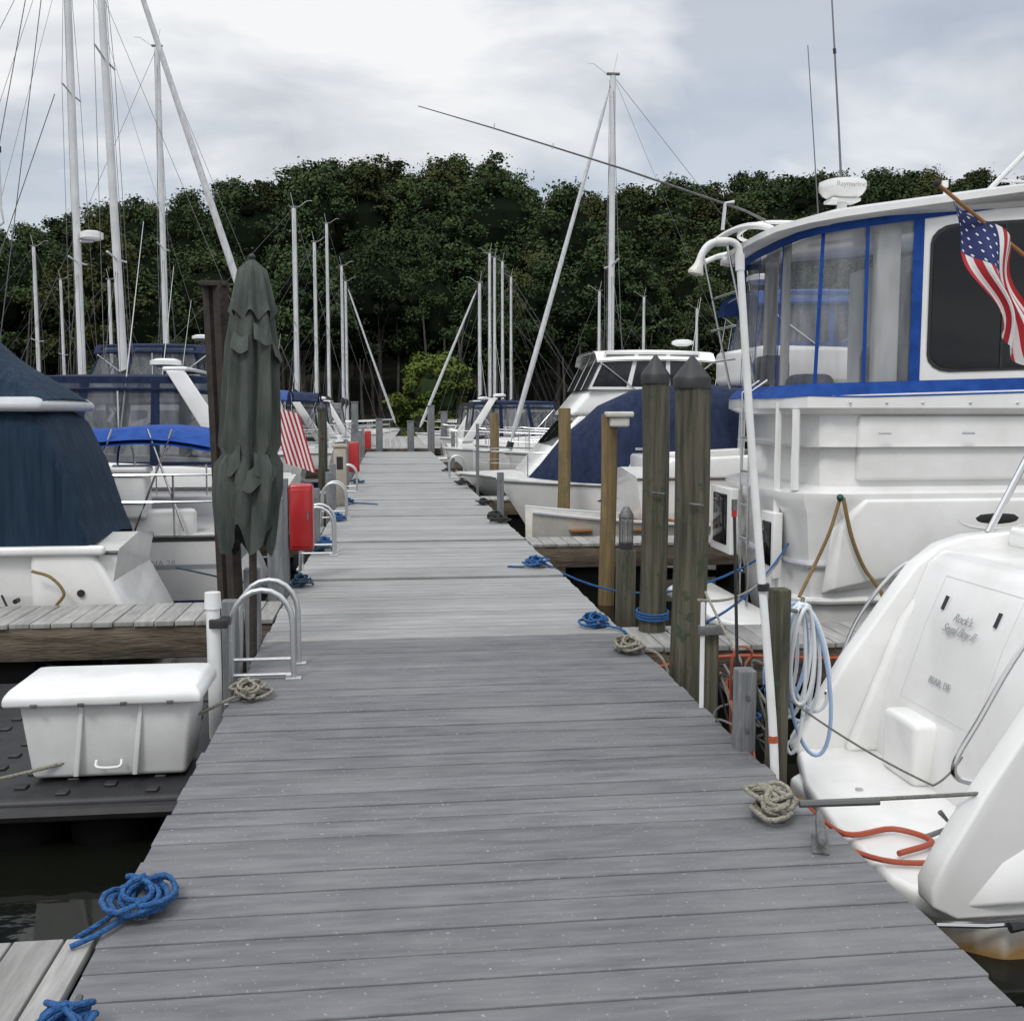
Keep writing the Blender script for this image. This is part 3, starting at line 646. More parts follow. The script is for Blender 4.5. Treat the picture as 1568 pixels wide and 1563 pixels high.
b.a('bimini_top','royal',grid(bt,12,10));v,f=grid(bt,12,10);b.a('bimini_top','royal',([p-V(0,0,.05) for p in v],f))
b.a('dodger','navy',grid(lambda u,v:(2.5+u*1.0,.85*math.sin((2*v-1)*pi/2),1.15+(.7-.2*u)*math.cos((2*v-1)*pi/2)**.5),6,12))
b.a('side_cloth','navy',([V(1.3,1.03,.85),V(1.9,1.03,.85),V(1.75,1.0,1.75),V(1.55,1.0,1.7)],[(0,1,2,3)]),False)
b.a('sail_cover','blue',tube(cr([(5.2,0,3.2),(5.0,0,2.3),(4.2,0,2.05),(3.2,0,1.95),(2.0,0,1.9)]),lambda t:.08+.1*math.sin(pi*t),10))
b.a('wheel','steel',tube([(1.2,.4*math.cos(t),1.4+.4*math.sin(t)) for t in[2*pi*i/20 for i in range(21)]],.014,6))
e=b.done();text(e,'hull_name','CATALINA 28',.09,(.75,1.13,.5),(pi/2,0,pi))
cruiser((-1.55,15.5),pi,8.0,2.7,1.05,0,'navy',enc=True)
cruiser((-1.9,18.6),pi,7.5,2.5,.9,0,'black_c',enc=True)
sailboat((-12.05,22.2),0,9.6,2.8,.95,6.75,13.0,True,'black_c',spreads=(.33,.66),mr=.09,lean=-.3,jr=.075)
cruiser((-2.5,24.9),pi,8.7,2.9,1.0,1,'navy',fh=1.35)
sailboat((-2.3,27.4),pi,9.5,2.9,.9,5.3,14.2,False,'blue',stripe='stripeK',radar=6.3,spreads=(.35,.66),mr=.1,top='gel')
sailboat((-1.8,30.9),pi,9,2.8,.9,4.45,12.1,False,'navy',spreads=(.5,),mr=.09)
cruiser((-1.6,33.4),pi,8,2.6,.9,0,'black_c')
sailboat((-10.5,36.6),0,9.0,2.7,.85,7.4,8.9,False,'navy',stripe='greenH',mr=.09)
cruiser((-1.6,39.5),pi,8,2.7,.95,0,'navy')
cruiser((-1.3,42.6),pi,7,2.4,.9,0,'grey_c');cruiser((2.3,42.4),0,7.5,2.5,.9,0,'black_c')
for x,y,h,j,rz in((-3.2,48,9.0,0,0),(-2.9,52.5,10.6,0,0),(-2.4,57,9.2,0,0),(-2.4,62,9,1,0),(-14.5,46,8.3,0,0),(-17,58,8.4,0,0),(-12.8,51,7.6,0,0),(4.2,48.5,7.4,1,pi),(5.1,53,9.4,0,pi),(5.7,56.5,9.7,0,pi),(6.5,60,10.0,0,pi),(7.4,63.5,9.6,0,pi),(10.5,52,7.5,0,pi),(14,57,7.8,0,pi),(17,57,7.2,0,pi)):
    L=8.6;mx=6.2
    sx=x-mx*math.cos(rz)
    sailboat((sx,y),rz,L,2.7,.85,mx,h+.55,bool(j),random.choice(['navy','blue','black_c']),dodger=random.random()<.6,mr=.085,jr=.07)
# right row
cruiser((10.35,20.9),pi,8.3,3.0,.75,1,'gel',name='flybridge_cruiser',off=2.75,full=.84,pw=2.6,vm='vinylD',trim='gel',rise=.1,fh=1.3)
cruiser((3.0+8.2,30.0),pi,8,2.9,.9,0,'grey_c')
cruiser((2.1,35.1),0,8,2.8,.9,0,'navy')
cruiser((10.6,38.4),pi,8,2.8,.9,1,'black_c')
sailboat((12.6,23.9),pi,9.4,2.6,.9,7.5,9.6,True,'navy',spreads=(.5,),mr=.08,jr=.06)
cruiser((10.2,27.4),pi,8,2.7,.9,0,'navy')
cruiser((3.4,14.3),0,9,2.2,1.2,1,'blue',name='flybridge_cruiser',fh=1.3)
b=Bd('covered_runabout',(9.1,16.3,WZ),pi);sh=hull(b,7.0,2.3,.9,.1,.7,'stripeK','gel',.6)
rg=[]
for i in range(13):
    t=i/12;x=.1+t*6.85;w=sh(x/7.1).y*.99+.03;zs=sh(x/7.1).z
    hgt=[.5,.75,1.0,1.25,1.45,1.58,1.65,1.66,1.65,1.6,1.3,.8,.12][i]
    rg.append([(x,w*math.cos(a)*(1 if abs(math.cos(a))>.98 else .9-.15*math.sin(a)),zs-.22+(hgt+.12)*math.sin(a)**.9+.03*math.sin(9*a+x*3)) for a in[pi*k/18 for k in range(19)]])
b.a('boat_cover','navy',loft(rg,close=False));b.done()
b=Bd('wooden_skiff',(5.2,13.45,WZ),pi)
rings=[]
for i in range(9):
    t=i/8;w=.62*(1-.35*t**2);z=.5+.2*t**2
    rings.append([(t*3.4,w,z+.1),(t*3.4,w*.95,z+.05),(t*3.4,w*.75,.02+.25*t*t),(t*3.4,-w*.75,.02+.25*t*t),(t*3.4,-w*.95,z+.05),(t*3.4,-w,z+.1),(t*3.4,-w+.05,z+.1),(t*3.4,-w*.7,.1+.25*t*t),(t*3.4,w*.7,.1+.25*t*t),(t*3.4,w-.05,z+.1)])
b.a('hull','gelC',loft(rings))
for x in(.9,2.0,2.8):b.a('thwarts','teak',box((x,0,.58),(.28,1.1,.03)),False,.005)
for k in range(9):b.a('teak_grating','teak',box((1.2+k*.11,0,.66),(.05,.9,.03)),False,.004)
for s in(1,-1):b.a('gunwale','gelG',tube([(t*3.4/8,s*.62*(1-.35*(t/8)**2),.61+.2*(t/8)**2) for t in range(9)],.025))
b.done()
# ---------------------------------------------------------------- motor yacht
b=Bd('motor_yacht')
def path(ins=0,xa=0,bow=False,x1=12.0,straight=False):
    P=[(x1,7.9+ins),(7,7.9+ins),(5,7.9+ins),(4.3,7.9+ins),(3.75,7.9+ins),(3.5,7.92+ins),(3.34+ins*.3+xa,8.0+ins*.7),(3.25+ins+xa,8.2),(3.24+ins+xa,8.6),(3.28+ins+xa,9.2),(3.38+ins+xa,9.9),(3.5+ins+xa,10.35-ins*.7),(3.8,10.6-ins),(4.6,10.65-ins),(7,10.65-ins),(x1,10.65-ins)]
    return P
def wall(levels,part,m,closed=False):
    rings=[]
    for z,ins,xa in levels:
        rings.append([(x,y,z(x) if callable(z) else z) for x,y in path(ins,xa)])
    v,f=loft(rings,close=False);b.a(part,m,(v,f))
zl=lambda x:1.66+.03*(x-3)
zr=lambda x:2.93+.15*(min(x,6)-3.1)
wall([(-.8,.22,.15),(-.45,.12,.08),(.1,.06,.02),(.72,.0,-.02),(.82,-.03,-.05),(.88,-.03,-.05),(.9,.02,0)],'hull_side','gel')
wall([(.9,.02,0),(.93,.12,.08),(1.5,.1,.06),(1.52,.02,0),(1.56,-.02,-.04),(lambda x:zl(x)-.02,-.02,-.04),(lambda x:zl(x)+.02,.02,0)],'cabin_side','gel')
wall([(lambda x:zl(x)-.03-.015*math.sin(x*9),-.024,-.045),(lambda x:zl(x)+.04,-.0,-.02),(lambda x:zl(x)+.08,.02,.02)],'blue_skirt','royal')
P=path(.02,0);b.a('aft_deck','deckw',([Vector((x,y,1.25)) for x,y in P],[tuple(range(len(P)))]),False)
P0=path(-.05,-.03);P1=path(-.09,-.07);P2=path(.1,.1)
rings=[[(x,y,zr(x)) for x,y in P0],[(x,y,zr(x)+.03) for x,y in P1],[(x,y,zr(x)+.08) for x,y in P1],[(x,y,zr(x)+.12) for x,y in P2]]
b.a('hard_top','gel',loft(rings))
b.a('roof_crown','gel',box2((4.3,8.6,3.14),(6.5,10.0,3.24)),False,.04)
wall([(lambda x:zr(x)-.06,.018,.018),(lambda x:zr(x)-.0,.0,.0)],'blue_valance','royal')
P=path(.03,.03)
pts=[(4.1,P[3][1])]+P[4:13]
b.a('clear_curtains','vinyl',loft([[(x,y,zl(x)+.06) for x,y in pts],[(x+.04*(x<3.6),y,zr(x)-.05) for x,y in pts]],close=False))
def strip(x,y,dx,dy,w=.015,m='royal',off=.012):
    dn=math.hypot(dx,dy);dx/=dn;dy/=dn;nx,ny=dy,-dx
    if nx*(x-4.5)+ny*(y-9.3)<0:nx,ny=-nx,-ny
    v=[];
    for s in(-1,1):
        for z,o in((zl(x)+.06,0),(zr(x)-.03,.04*(x<3.6))):
            v.append(Vector((x+dx*w*s+nx*off+o,y+dy*w*s+ny*off,z)))
    b.a('zip_strips',m,(v,[(0,1,3,2)]),False)
for x,y,dx,dy in((3.41,9.9,.1,.7),(3.31,9.25,.1,1),(3.275,8.6,0,1),(3.37,8.03,-.5,.4),(3.72,7.93,1,0)):strip(x,y,dx,dy)
strip(4.14,7.93,1,0,.045)
b.a('white_post','gel',box((3.95,8.06,2.35),(.2,.1,1.5)),False,.02);b.a('white_post','gel',box((3.8,10.2,2.35),(.12,.1,1.5)),False,.02)
b.a('white_post','gel',box((3.45,8.9,2.3),(.07,.07,1.4)),False,.02)
b.a('helm_seat','black',box((4.6,9.2,1.7),(.5,.5,.9)),False,.12);b.a('cockpit_chair','white',box((3.9,9.4,1.5),(.5,.6,.6)),False,.1)
b.a('deck_chair','navy',box((3.6,8.7,1.6),(.35,.35,.5)),False,.08);b.a('deck_chair','black',box((3.55,9.5,1.9),(.3,.3,.3)),False,.08)
b.a('deck_table','teak',box((4.2,9.0,1.75),(.5,.5,.04)),False,.01)
b.a('inner_bulkhead','gelG',box2((4.75,8.1,1.3),(4.8,10.5,2.95)),False)
b.a('bulkhead_door','glass',box2((4.735,8.8,1.35),(4.75,9.5,2.8)),False)
q=(V(4.19,7.93,zl(4.19)+.06),V(7.5,7.93,zl(7.5)+.06),V(7.5,7.93,zr(7.5)-.02),V(4.19,7.93,zr(4.19)-.02))
b.a('side_panel','gel',(list(q),[(0,1,2,3)]),False)
b.a('side_window_seal','black',panel(q,.015,.5,.06,.93,.008,.25),False)
b.a('side_window','glass',panel(q,.024,.49,.08,.91,.014,.25),False)
b.a('window_slide_rail','black',panel(q,.2,.207,.08,.91,.02),False)
b.a('side_window','glass',panel(q,.53,.95,.08,.91,.014,.2),False)
b.a('moulding','gel',box2((3.72,7.965,.98),(8,8.05,1.5)),False,.03)
b.a('moulding','gel',tube([(3.25,8.1,.9),(3.25,8.1,1.55)],.035));b.a('moulding','gel',tube([(3.2,8.35,.0),(3.2,8.35,1.6)],.03))
b.a('vents','black',ell((4.85,7.87,.68),(.3,.03,.07)));b.a('vents_ring','gel',tube([(4.85+.33*math.cos(t),7.86,.68+.09*math.sin(t)) for t in[2*pi*i/24 for i in range(25)]],.015))
for x in(3.6,3.9,4.2,4.6,5.0,5.4):b.a('snaps','steel',ell((x,7.875,1.6),.011,8,5))
for x in(3.9,4.6):b.a('scuppers','gelG',box((x,7.885,1.36),(.1,.02,.02)),False,.004)
b.a('rub_rail','gelG',tube([(x,y,.3) for x,y in path(.03,.0)],.028,8))
b.a('hull_crease','gel',tube([(x,y-.01,.0+.02*(x-3)) for x,y in path(.05,.0)[:8]],.03,8))
b.a('quarter_bulge','gel',loft([[(x0,7.86+o,z) for x0,z,o in((3.5,.12,0),(3.9,.2,0),(4.6,.33,0),(9,.5,0),(9,.83,-.02),(3.75,.83,-.02),(3.55,.6,0))],[(x0,7.95,z) for x0,z,o in((3.42,.06,0),(3.9,.12,0),(4.6,.25,0),(9,.4,0),(9,.86,0),(3.7,.86,0),(3.5,.6,0))]]),False,.02)
def tq(y0,y1,z0,z1,part,m,off):
    x=3.14;b.a(part,m,box2((x-off,y0,z0),(x+.08,y1,z1)),False,.012)
tq(9.35,9.95,.2,.82,'transom_door_frame','gel',.0);tq(9.45,9.85,.28,.76,'transom_windows','glass',.012)
tq(8.25,8.55,.15,.7,'transom_hatch_frame','gel',.0);tq(8.3,8.5,.25,.62,'transom_windows','glass',.012)
b.a('swim_platform','gel',prism([(3.3,8.1),(2.9,8.2),(2.75,8.5),(2.75,10.1),(2.9,10.4),(3.3,10.5)],'z',-.32,-.22),False,.03)
for yy in(8.9,9.1):b.a('ladder','steel',tube([(3.15,yy,-.2),(3.15,yy,1.7),(3.3,yy,1.8)],.014))
for z in(.1,.4,.7,1.0,1.3):b.a('ladder','steel',tube([(3.15,8.9,z),(3.15,9.1,z)],.012))
b.a('bow','gel',loft([[(12,7.9,.9),(12,8.1,-.8),(12,10.45,-.8),(12,10.65,.9)],[(14,8.9,1.2),(13.6,9.2,-.8),(13.6,9.4,-.8),(14,9.7,1.2)]]))
b.a('cabin_front','gel',box2((8,8.1,.9),(12,10.4,1.9)),False,.1)
hp=[(3.0+.45*math.cos(t)*.6+.25,9.6+.9*math.sin(t),3.06+.06*math.sin(2*t)) for t in[pi*.4+pi*1.2*i/16 for i in range(17)]]
b.a('roof_hoop','gel',tube([(3.9,8.6,3.08)]+cr(hp,3)+[(3.9,10.6,3.08)],.028,8))
b.a('roof_hoop','gel',tube(cr([(3.6,8.9,3.16),(3.3,9.2,3.2),(3.35,9.9,3.2),(3.7,10.2,3.16)]),.018,8))
for p in((3.0,9.2),(3.0,9.9)):b.a('hoop_struts','steel',tube([(p[0],p[1],3.05),(3.3,p[1],1.75)],.012))
for z in(2.6,2.3,2.0):b.a('hoop_struts','steel',tube([(3.1,9.2,z),(3.1,9.9,z)],.010))
b.a('radar_base','gel',cyl((3.98,9,3.2),(3.98,9,3.39),.05,.04));b.a('radar_base','gel',box((3.98,9,3.37),(.26,.2,.03)),False,.01)
b.a('radar_dome','gel',tube([(3.98,9,3.39),(3.98,9,3.42),(3.98,9,3.46),(3.98,9,3.49),(3.98,9,3.53),(3.98,9,3.545)],lambda t:[.12,.17,.2,.205,.2,.16][int(t*5+.5)],24))
b.a('antenna','wire',tube([(3.97,9,3.5),(3.93,9,4.0),(3.85,9,4.9),(3.78,9,5.7)],.011,6,.005));b.a('antenna','black',cyl((3.875,9,4.62),(3.87,9,4.66),.014))
b.a('antenna_thin','wire',tube([(3.77,9,3.2),(3.63,9,4.68)],.006,5,.004))
b.a('antenna_small','pvc',tube([(5.15,9.4,3.2),(5.15,9.4,3.62)],.014));b.a('antenna_small','pvc',cyl((5.15,9.4,3.6),(5.15,9.4,3.66),.03))
b.a('roof_rails','steel',tube([(4.75,8.2,3.2),(5.3,8.2,3.75)],.022));b.a('roof_rails','steel',tube([(5.0,8.2,3.2),(5.6,8.2,3.75)],.018));b.a('roof_rails','steel',tube([(4.95,8.2,3.4),(5.2,8.2,3.4)],.012))
b.a('outrigger_rod','galv',tube([(3.3,9.05,3.2),(3.1,9,3.27),(2.0,9,3.6),(.9,9,3.9),(.27,9,4.06)],.013,6,.004));b.a('rod_holder','steel',tube([(2.9,9,3.1),(2.92,9,3.33),(3.0,9,3.34)],.016))
for x in(2.2,1.4,.9):b.a('rod_guides','steel',tube([(x,9,3.25+(3.1-x)*.29),(x+.01,9,3.3+(3.1-x)*.29)],.006,5))
b.a('hanging_line','ropeY',tube(cr([(3.5,7.8,.84),(3.42,7.78,.6),(3.32,7.8,.35),(3.15,7.7,.1)]),.014));b.a('hanging_line','ropeY',tube(cr([(3.52,7.78,.86),(3.6,7.78,.55),(3.72,7.8,.3),(3.85,7.75,.1),(3.85,7.7,-.1)]),.016))
b.a('teal_snap','greenH',ell((3.5,7.79,.86),.03,8,6))
e=b.done();text(e,'radar_lettering','Raymarine',.062,(3.965,8.785,3.455),(pi/2,0,0))
# ---------------------------------------------------------------- foreground express cruiser
b=Bd('express_cruiser')
pl=[(2.95,3.62),(2.25,3.6),(2.06,3.66),(1.99,3.85),(2.0,4.4),(2.08,4.95),(2.22,5.4),(2.42,5.6),(2.95,5.62)]
b.a('swim_platform','gel',prism(pl,'z',-.43,-.34),False,.03)
b.a('hull_lower','gelD',prism([(10,3.5),(2.3,3.56),(2.05,3.75),(2.1,5.2),(2.5,5.55),(10,5.6)],'z',-.85,-.40),False,.03)
nw=[(2.1,-.37),(2.0,-.32),(1.995,-.24),(2.05,-.13),(2.2,.12),(2.42,.45),(2.68,.78),(2.9,.95),(3.6,1.1),(10,1.35),(10,-.37)]
b.a('near_quarter','gel',prism(nw,'y',3.54,3.66),False,.014)
b.a('near_quarter_flare','gel',loft([[(x,3.55,z) for x,z in((2.1,-.33),(2.25,-.15),(2.6,.05),(10,.3),(10,-.33))],[(x,3.50,z) for x,z in((2.25,-.3),(2.35,-.18),(2.65,.0),(10,.2),(10,-.3))]]),False,.015)
fw=[(2.24,-.38),(2.24,-.3),(2.52,.16),(2.78,.52),(2.9,.68),(3.04,.79),(3.2,.84),(3.56,.87),(10,1.2),(10,-.38)]
b.a('far_quarter','gel',prism(fw,'y',5.44,5.57),False,.02)
tr=[(2.66,-.36),(2.7,.0),(2.84,.42),(2.96,.7),(3.04,.77),(3.5,.8),(3.5,-.36)]
b.a('transom','gel',prism(tr,'y',3.66,5.45),False,.03)
b.a('transom_fillet','gel',prism([(2.5,-.35),(2.75,-.35),(2.95,.6),(2.8,.4)],'y',5.37,5.45),False,.03)
b.a('step_locker','gel',box2((2.58,4.8,-.35),(2.8,5.15,-.02)),False,.035)
b.a('cockpit_sole','deckw',box2((3.4,3.7,.2),(10,5.42,.3)),False)
b.a('coaming_pads','gel',box2((3.3,3.72,.75),(10,4.0,.95)),False,.06);b.a('coaming_pads','gel',box2((3.4,5.2,.78),(10,5.4,.9)),False,.03)
def tp(y,z,off=0):
    pr=[(2.66,-.36),(2.7,.0),(2.84,.42),(2.96,.7)]
    for (xa,za),(xb,zb) in zip(pr,pr[1:]):
        if z<=zb:return Vector((xa+(xb-xa)*(z-za)/(zb-za)-off,y,z))
    return Vector((2.96-off,y,z))
def door(y0,y1,z0,z1,r=.0015):
    ps=[tp(y0,z0,.0003),tp(y0,.42,.0003),tp(y0,z1,.0003),tp(y1,z1,.0003),tp(y1,.42,.0003),tp(y1,z0,.0003),tp(y0,z0,.0003)]
    b.a('locker_seam','seam',tube(ps,r,5))
door(5.2,4.5,.02,.66)
b.a('latches','black',tube([tp(5.1,.5,.006),tp(5.1,.57,.006)],.010,6));b.a('latches','black',tube([tp(4.62,.5,.006),tp(4.62,.57,.006)],.010,6))
b.a('small_hatch','seam',tube([tp(4.2+.06*math.cos(t),.5+.07*math.sin(t),.002) for t in[2*pi*i/16 for i in range(17)]],.003,5))
b.a('drain','steel',cyl((2.3,4.8,-.34),(2.3,4.8,-.333),.02))
b.a('side_fitting','steel',ell((2.4,5.43,-.02),(.02,.01,.02)))
b.a('grab_rail','steel',tube(cr([(2.28,3.72,.08),(2.2,3.75,.1),(2.19,3.75,.17),(2.28,3.75,.33),(2.45,3.75,.62),(2.75,3.75,1.0)]),.012,8))
b.a('far_rail','steel',tube(cr([(2.66,5.6,.04),(2.58,5.66,.08),(2.68,5.7,.32),(2.85,5.7,.55),(2.98,5.68,.66),(3.05,5.6,.64)]),.012,8))
b.a('windshield_strut','steel',tube([(3.35,5.5,.85),(3.95,5.6,1.9)],.02,8))
b.a('rub_strip','steel',tube([(2.02,3.55,-.385),(2.2,3.52,-.385),(8,3.45,-.3)],.013,8));b.a('rub_strip_tip','black',tube([(2.28,3.49,-.385),(2.40,3.49,-.378)],lambda t:.02-.012*t,8))
b.a('stern_cleat','galv',tube([(2.3,4.15,-.31),(2.42,4.15,-.27),(2.36,4.15,-.2)],.012,8))
e=b.done()
text(e,'home_port','BEAR, DE',.05,(2.738,4.88,.15),(math.radians(71.6),0,-pi/2))
t=text(e,'boat_name','Rock\'s\nSegal Boy II',.063,(2.842,4.87,.47),(math.radians(70),0,-pi/2));t.data.shear=.5
# ---------------------------------------------------------------- flags
def flag(name,P,nu,nv,union=True,star=True):
    b=Bd(name);g=[[Vector(P(i/nu,j/nv)) for j in range(nv+1)] for i in range(nu+1)]
    for i in range(nu):
        for j in range(nv):
            st=int((j+.5)/nv*13);m='flagR' if st%2==0 else 'flagW'
            if union and (i+.5)/nu<.4 and st<7:m='flagB'
            b.a({'flagR':'red_stripes','flagW':'white_stripes','flagB':'union'}[m],m,([g[i][j],g[i+1][j],g[i+1][j+1],g[i][j+1]],[(0,1,2,3)]))
    if star:
        for r in range(5):
            for c in range(6):
                u=(.4*(c+.5)/6);v=7/13*(r+.5)/5;p=Vector(P(u,v));du=Vector(P(u+.012,v))-p;dv=Vector(P(u,v+.018))-p;n=du.cross(dv).normalized()*.003
                for s in(n,-n):b.a('stars','flagW',([p+du+s,p+dv+s,p-du+s,p-dv+s],[(0,1,2,3)]),False)
    return b
def FP(u,v):
    x=3.33+.42*v+.42*u*.75+.03*math.sin(9*u+3*v);z=2.80-.30*v-u*.78-.05*u*v
    y=6.0+.075*math.sin(7*v+5*u)+.05*math.sin(15*v)*u
    return(x,y,z)
b=flag('american_flag',FP,26,26);b.a('staff','teak',tube([(3.24,6.0,2.87),(4.3,6.02,2.13),(5.2,6.02,1.5)],.012,8));b.a('finial','rust',ell((3.235,6,2.875),.022));b.done()
def FP2(u,v):
    return(-1.45+.36*v+.2*u,13.0+.04*math.sin(8*v+4*u),1.62-.12*v-.72*u)
b=flag('american_flag',FP2,14,26,union=False,star=False);b.a('staff','steel',tube([(-1.75,13.0,.6),(-1.43,13,1.75)],.012,6));b.done()
b=Bd('rigging_lines')
for a,c in(((-3.5,12,4.9),(-4.25,12,2.9)),((-3.55,12,6.8),(-4.3,12,3.4)),((-3.45,12,6.8),(-4.25,12,1.8))):b.a('stays','wire',tube([a,c],.005,4))
b.a('stern_light_pole','mast',tube([(-4.1,12,4.3),(-4.1,12,3.7),(-4.08,12,3.55),(-4.2,12,3.45)],.014,6));b.a('stern_light','black',cyl((-4.1,12,4.28),(-4.1,12,4.34),.03));b.done()
# ---------------------------------------------------------------- setting: water, terrain, forest
b=Bd('water');b.a('water_sheet','af',([V(-900,-300,WZ),V(900,-300,WZ),V(900,1500,WZ),V(-900,1500,WZ)],[(0,1,2,3)]),False);e=b.done()
w=mat('water_material',(.006,.007,.005),.03,bump=.14,bscale=2.2,bstretch=(1,1.6,1),ior=1.33);e.children[0].data.materials[0]=w
prT=[(-1.2,.19),(-.5,.19),(-.343,.16),(-.325,.165),(-.308,.198),(-.28,.172),(-.258,.188),(-.172,.208),(-.084,.228),(-.054,.24),(.017,.235),(.096,.24),(.14,.210),(.19,.225),(.253,.215),(.317,.237),(.383,.231),(.448,.237),(.629,.245),(1.4,.25)]
def TT(a):
    for (a0,t0),(a1,t1) in zip(prT,prT[1:]):
        if a<=a1:return t0+(t1-t0)*max(0,(a-a0)/(a1-a0))
    return .25
def gz(x,y):
    if y<74:return -2
    p=min(1,max(0,(y-82)/55));p=p*.5
    k=TT(x/max(60,min(y,137)))
    return max(-.2+ (y-76)*.06 if y<92 else .7, k*min(y,137)*p) - (2*(76-y)/2 if y<76 else 0)
def tf(u,v):
    x=-320+640*u;yy=72+130*v;return(x,yy,gz(x,yy))
b=Bd('hill_terrain');b.a('slope','af',grid(tf,90,40));e=b.done()
e.children[0].data.materials[0]=mat('forest_floor',(.012,.014,.008),.95,col2=(.03,.03,.016),scale=.4)
b=Bd('ground');b.a('land','af',([V(-1500,195,2),V(1500,195,2),V(1500,3000,2),V(-1500,3000,2)],[(0,1,2,3)]),False);e=b.done()
e.children[0].data.materials[0]=bpy.data.materials['forest_floor']
def leafmat(name,c1,c2,c3):
    m=bpy.data.materials.new(name);m.use_nodes=True;nt=m.node_tree;N=nt.nodes;L=nt.links;p=N['Principled BSDF'];p.inputs['Roughness'].default_value=.9;p.inputs['Specular IOR Level'].default_value=.06
    g=N.new('ShaderNodeNewGeometry');o=N.new('ShaderNodeObjectInfo')
    tcc=N.new('ShaderNodeTexCoord');nn=N.new('ShaderNodeTexNoise');nn.inputs['Scale'].default_value=.4;nn.inputs['Detail'].default_value=3;L.new(tcc.outputs['Object'],nn.inputs['Vector'])
    ra=N.new('ShaderNodeMapRange');ra.inputs[1].default_value=.38;ra.inputs[2].default_value=.62;L.new(nn.outputs[0],ra.inputs[0])
    av=N.new('ShaderNodeMath');av.operation='MULTIPLY_ADD';av.inputs[1].default_value=.25;L.new(g.outputs['Random Per Island'],av.inputs[0])
    a2=N.new('ShaderNodeMath');a2.operation='MULTIPLY';a2.inputs[1].default_value=.75;L.new(ra.outputs[0],a2.inputs[0]);L.new(a2.outputs[0],av.inputs[2])
    mx=N.new('ShaderNodeMix');mx.data_type='RGBA';mx.inputs[6].default_value=(*c1,1);mx.inputs[7].default_value=(*c2,1);L.new(av.outputs[0],mx.inputs[0])
    r=N.new('ShaderNodeMapRange');r.inputs[1].default_value=.72;r.inputs[2].default_value=1;L.new(o.outputs['Random'],r.inputs[0])
    m2=N.new('ShaderNodeMix');m2.data_type='RGBA';m2.inputs[7].default_value=(*c3,1);L.new(mx.outputs[2],m2.inputs[6]);L.new(r.outputs[0],m2.inputs[0])
    mr=N.new('ShaderNodeMath');mr.operation='MULTIPLY';mr.inputs[1].default_value=7.3;L.new(o.outputs['Random'],mr.inputs[0])
    fr=N.new('ShaderNodeMath');fr.operation='FRACT';L.new(mr.outputs[0],fr.inputs[0])
    r2=N.new('ShaderNodeMapRange');r2.inputs[3].default_value=.7;r2.inputs[4].default_value=1.4;L.new(fr.outputs[0],r2.inputs[0])
    vm=N.new('ShaderNodeVectorMath');vm.operation='SCALE';L.new(m2.outputs[2],vm.inputs[0]);L.new(r2.outputs[0],vm.inputs['Scale'])
    L.new(vm.outputs[0],p.inputs['Base Color']);return m
lm=leafmat('tree_leaves',(.020,.034,.016),(.054,.080,.033),(.066,.072,.028))
lmY=leafmat('bright_leaves',(.06,.085,.018),(.13,.17,.04),(.10,.13,.032))
bark=mat('bark',(.035,.031,.026),.9,col2=(.08,.07,.06),scale=3)
core=mat('crown_shade',(.008,.012,.007),.95,spec=0)
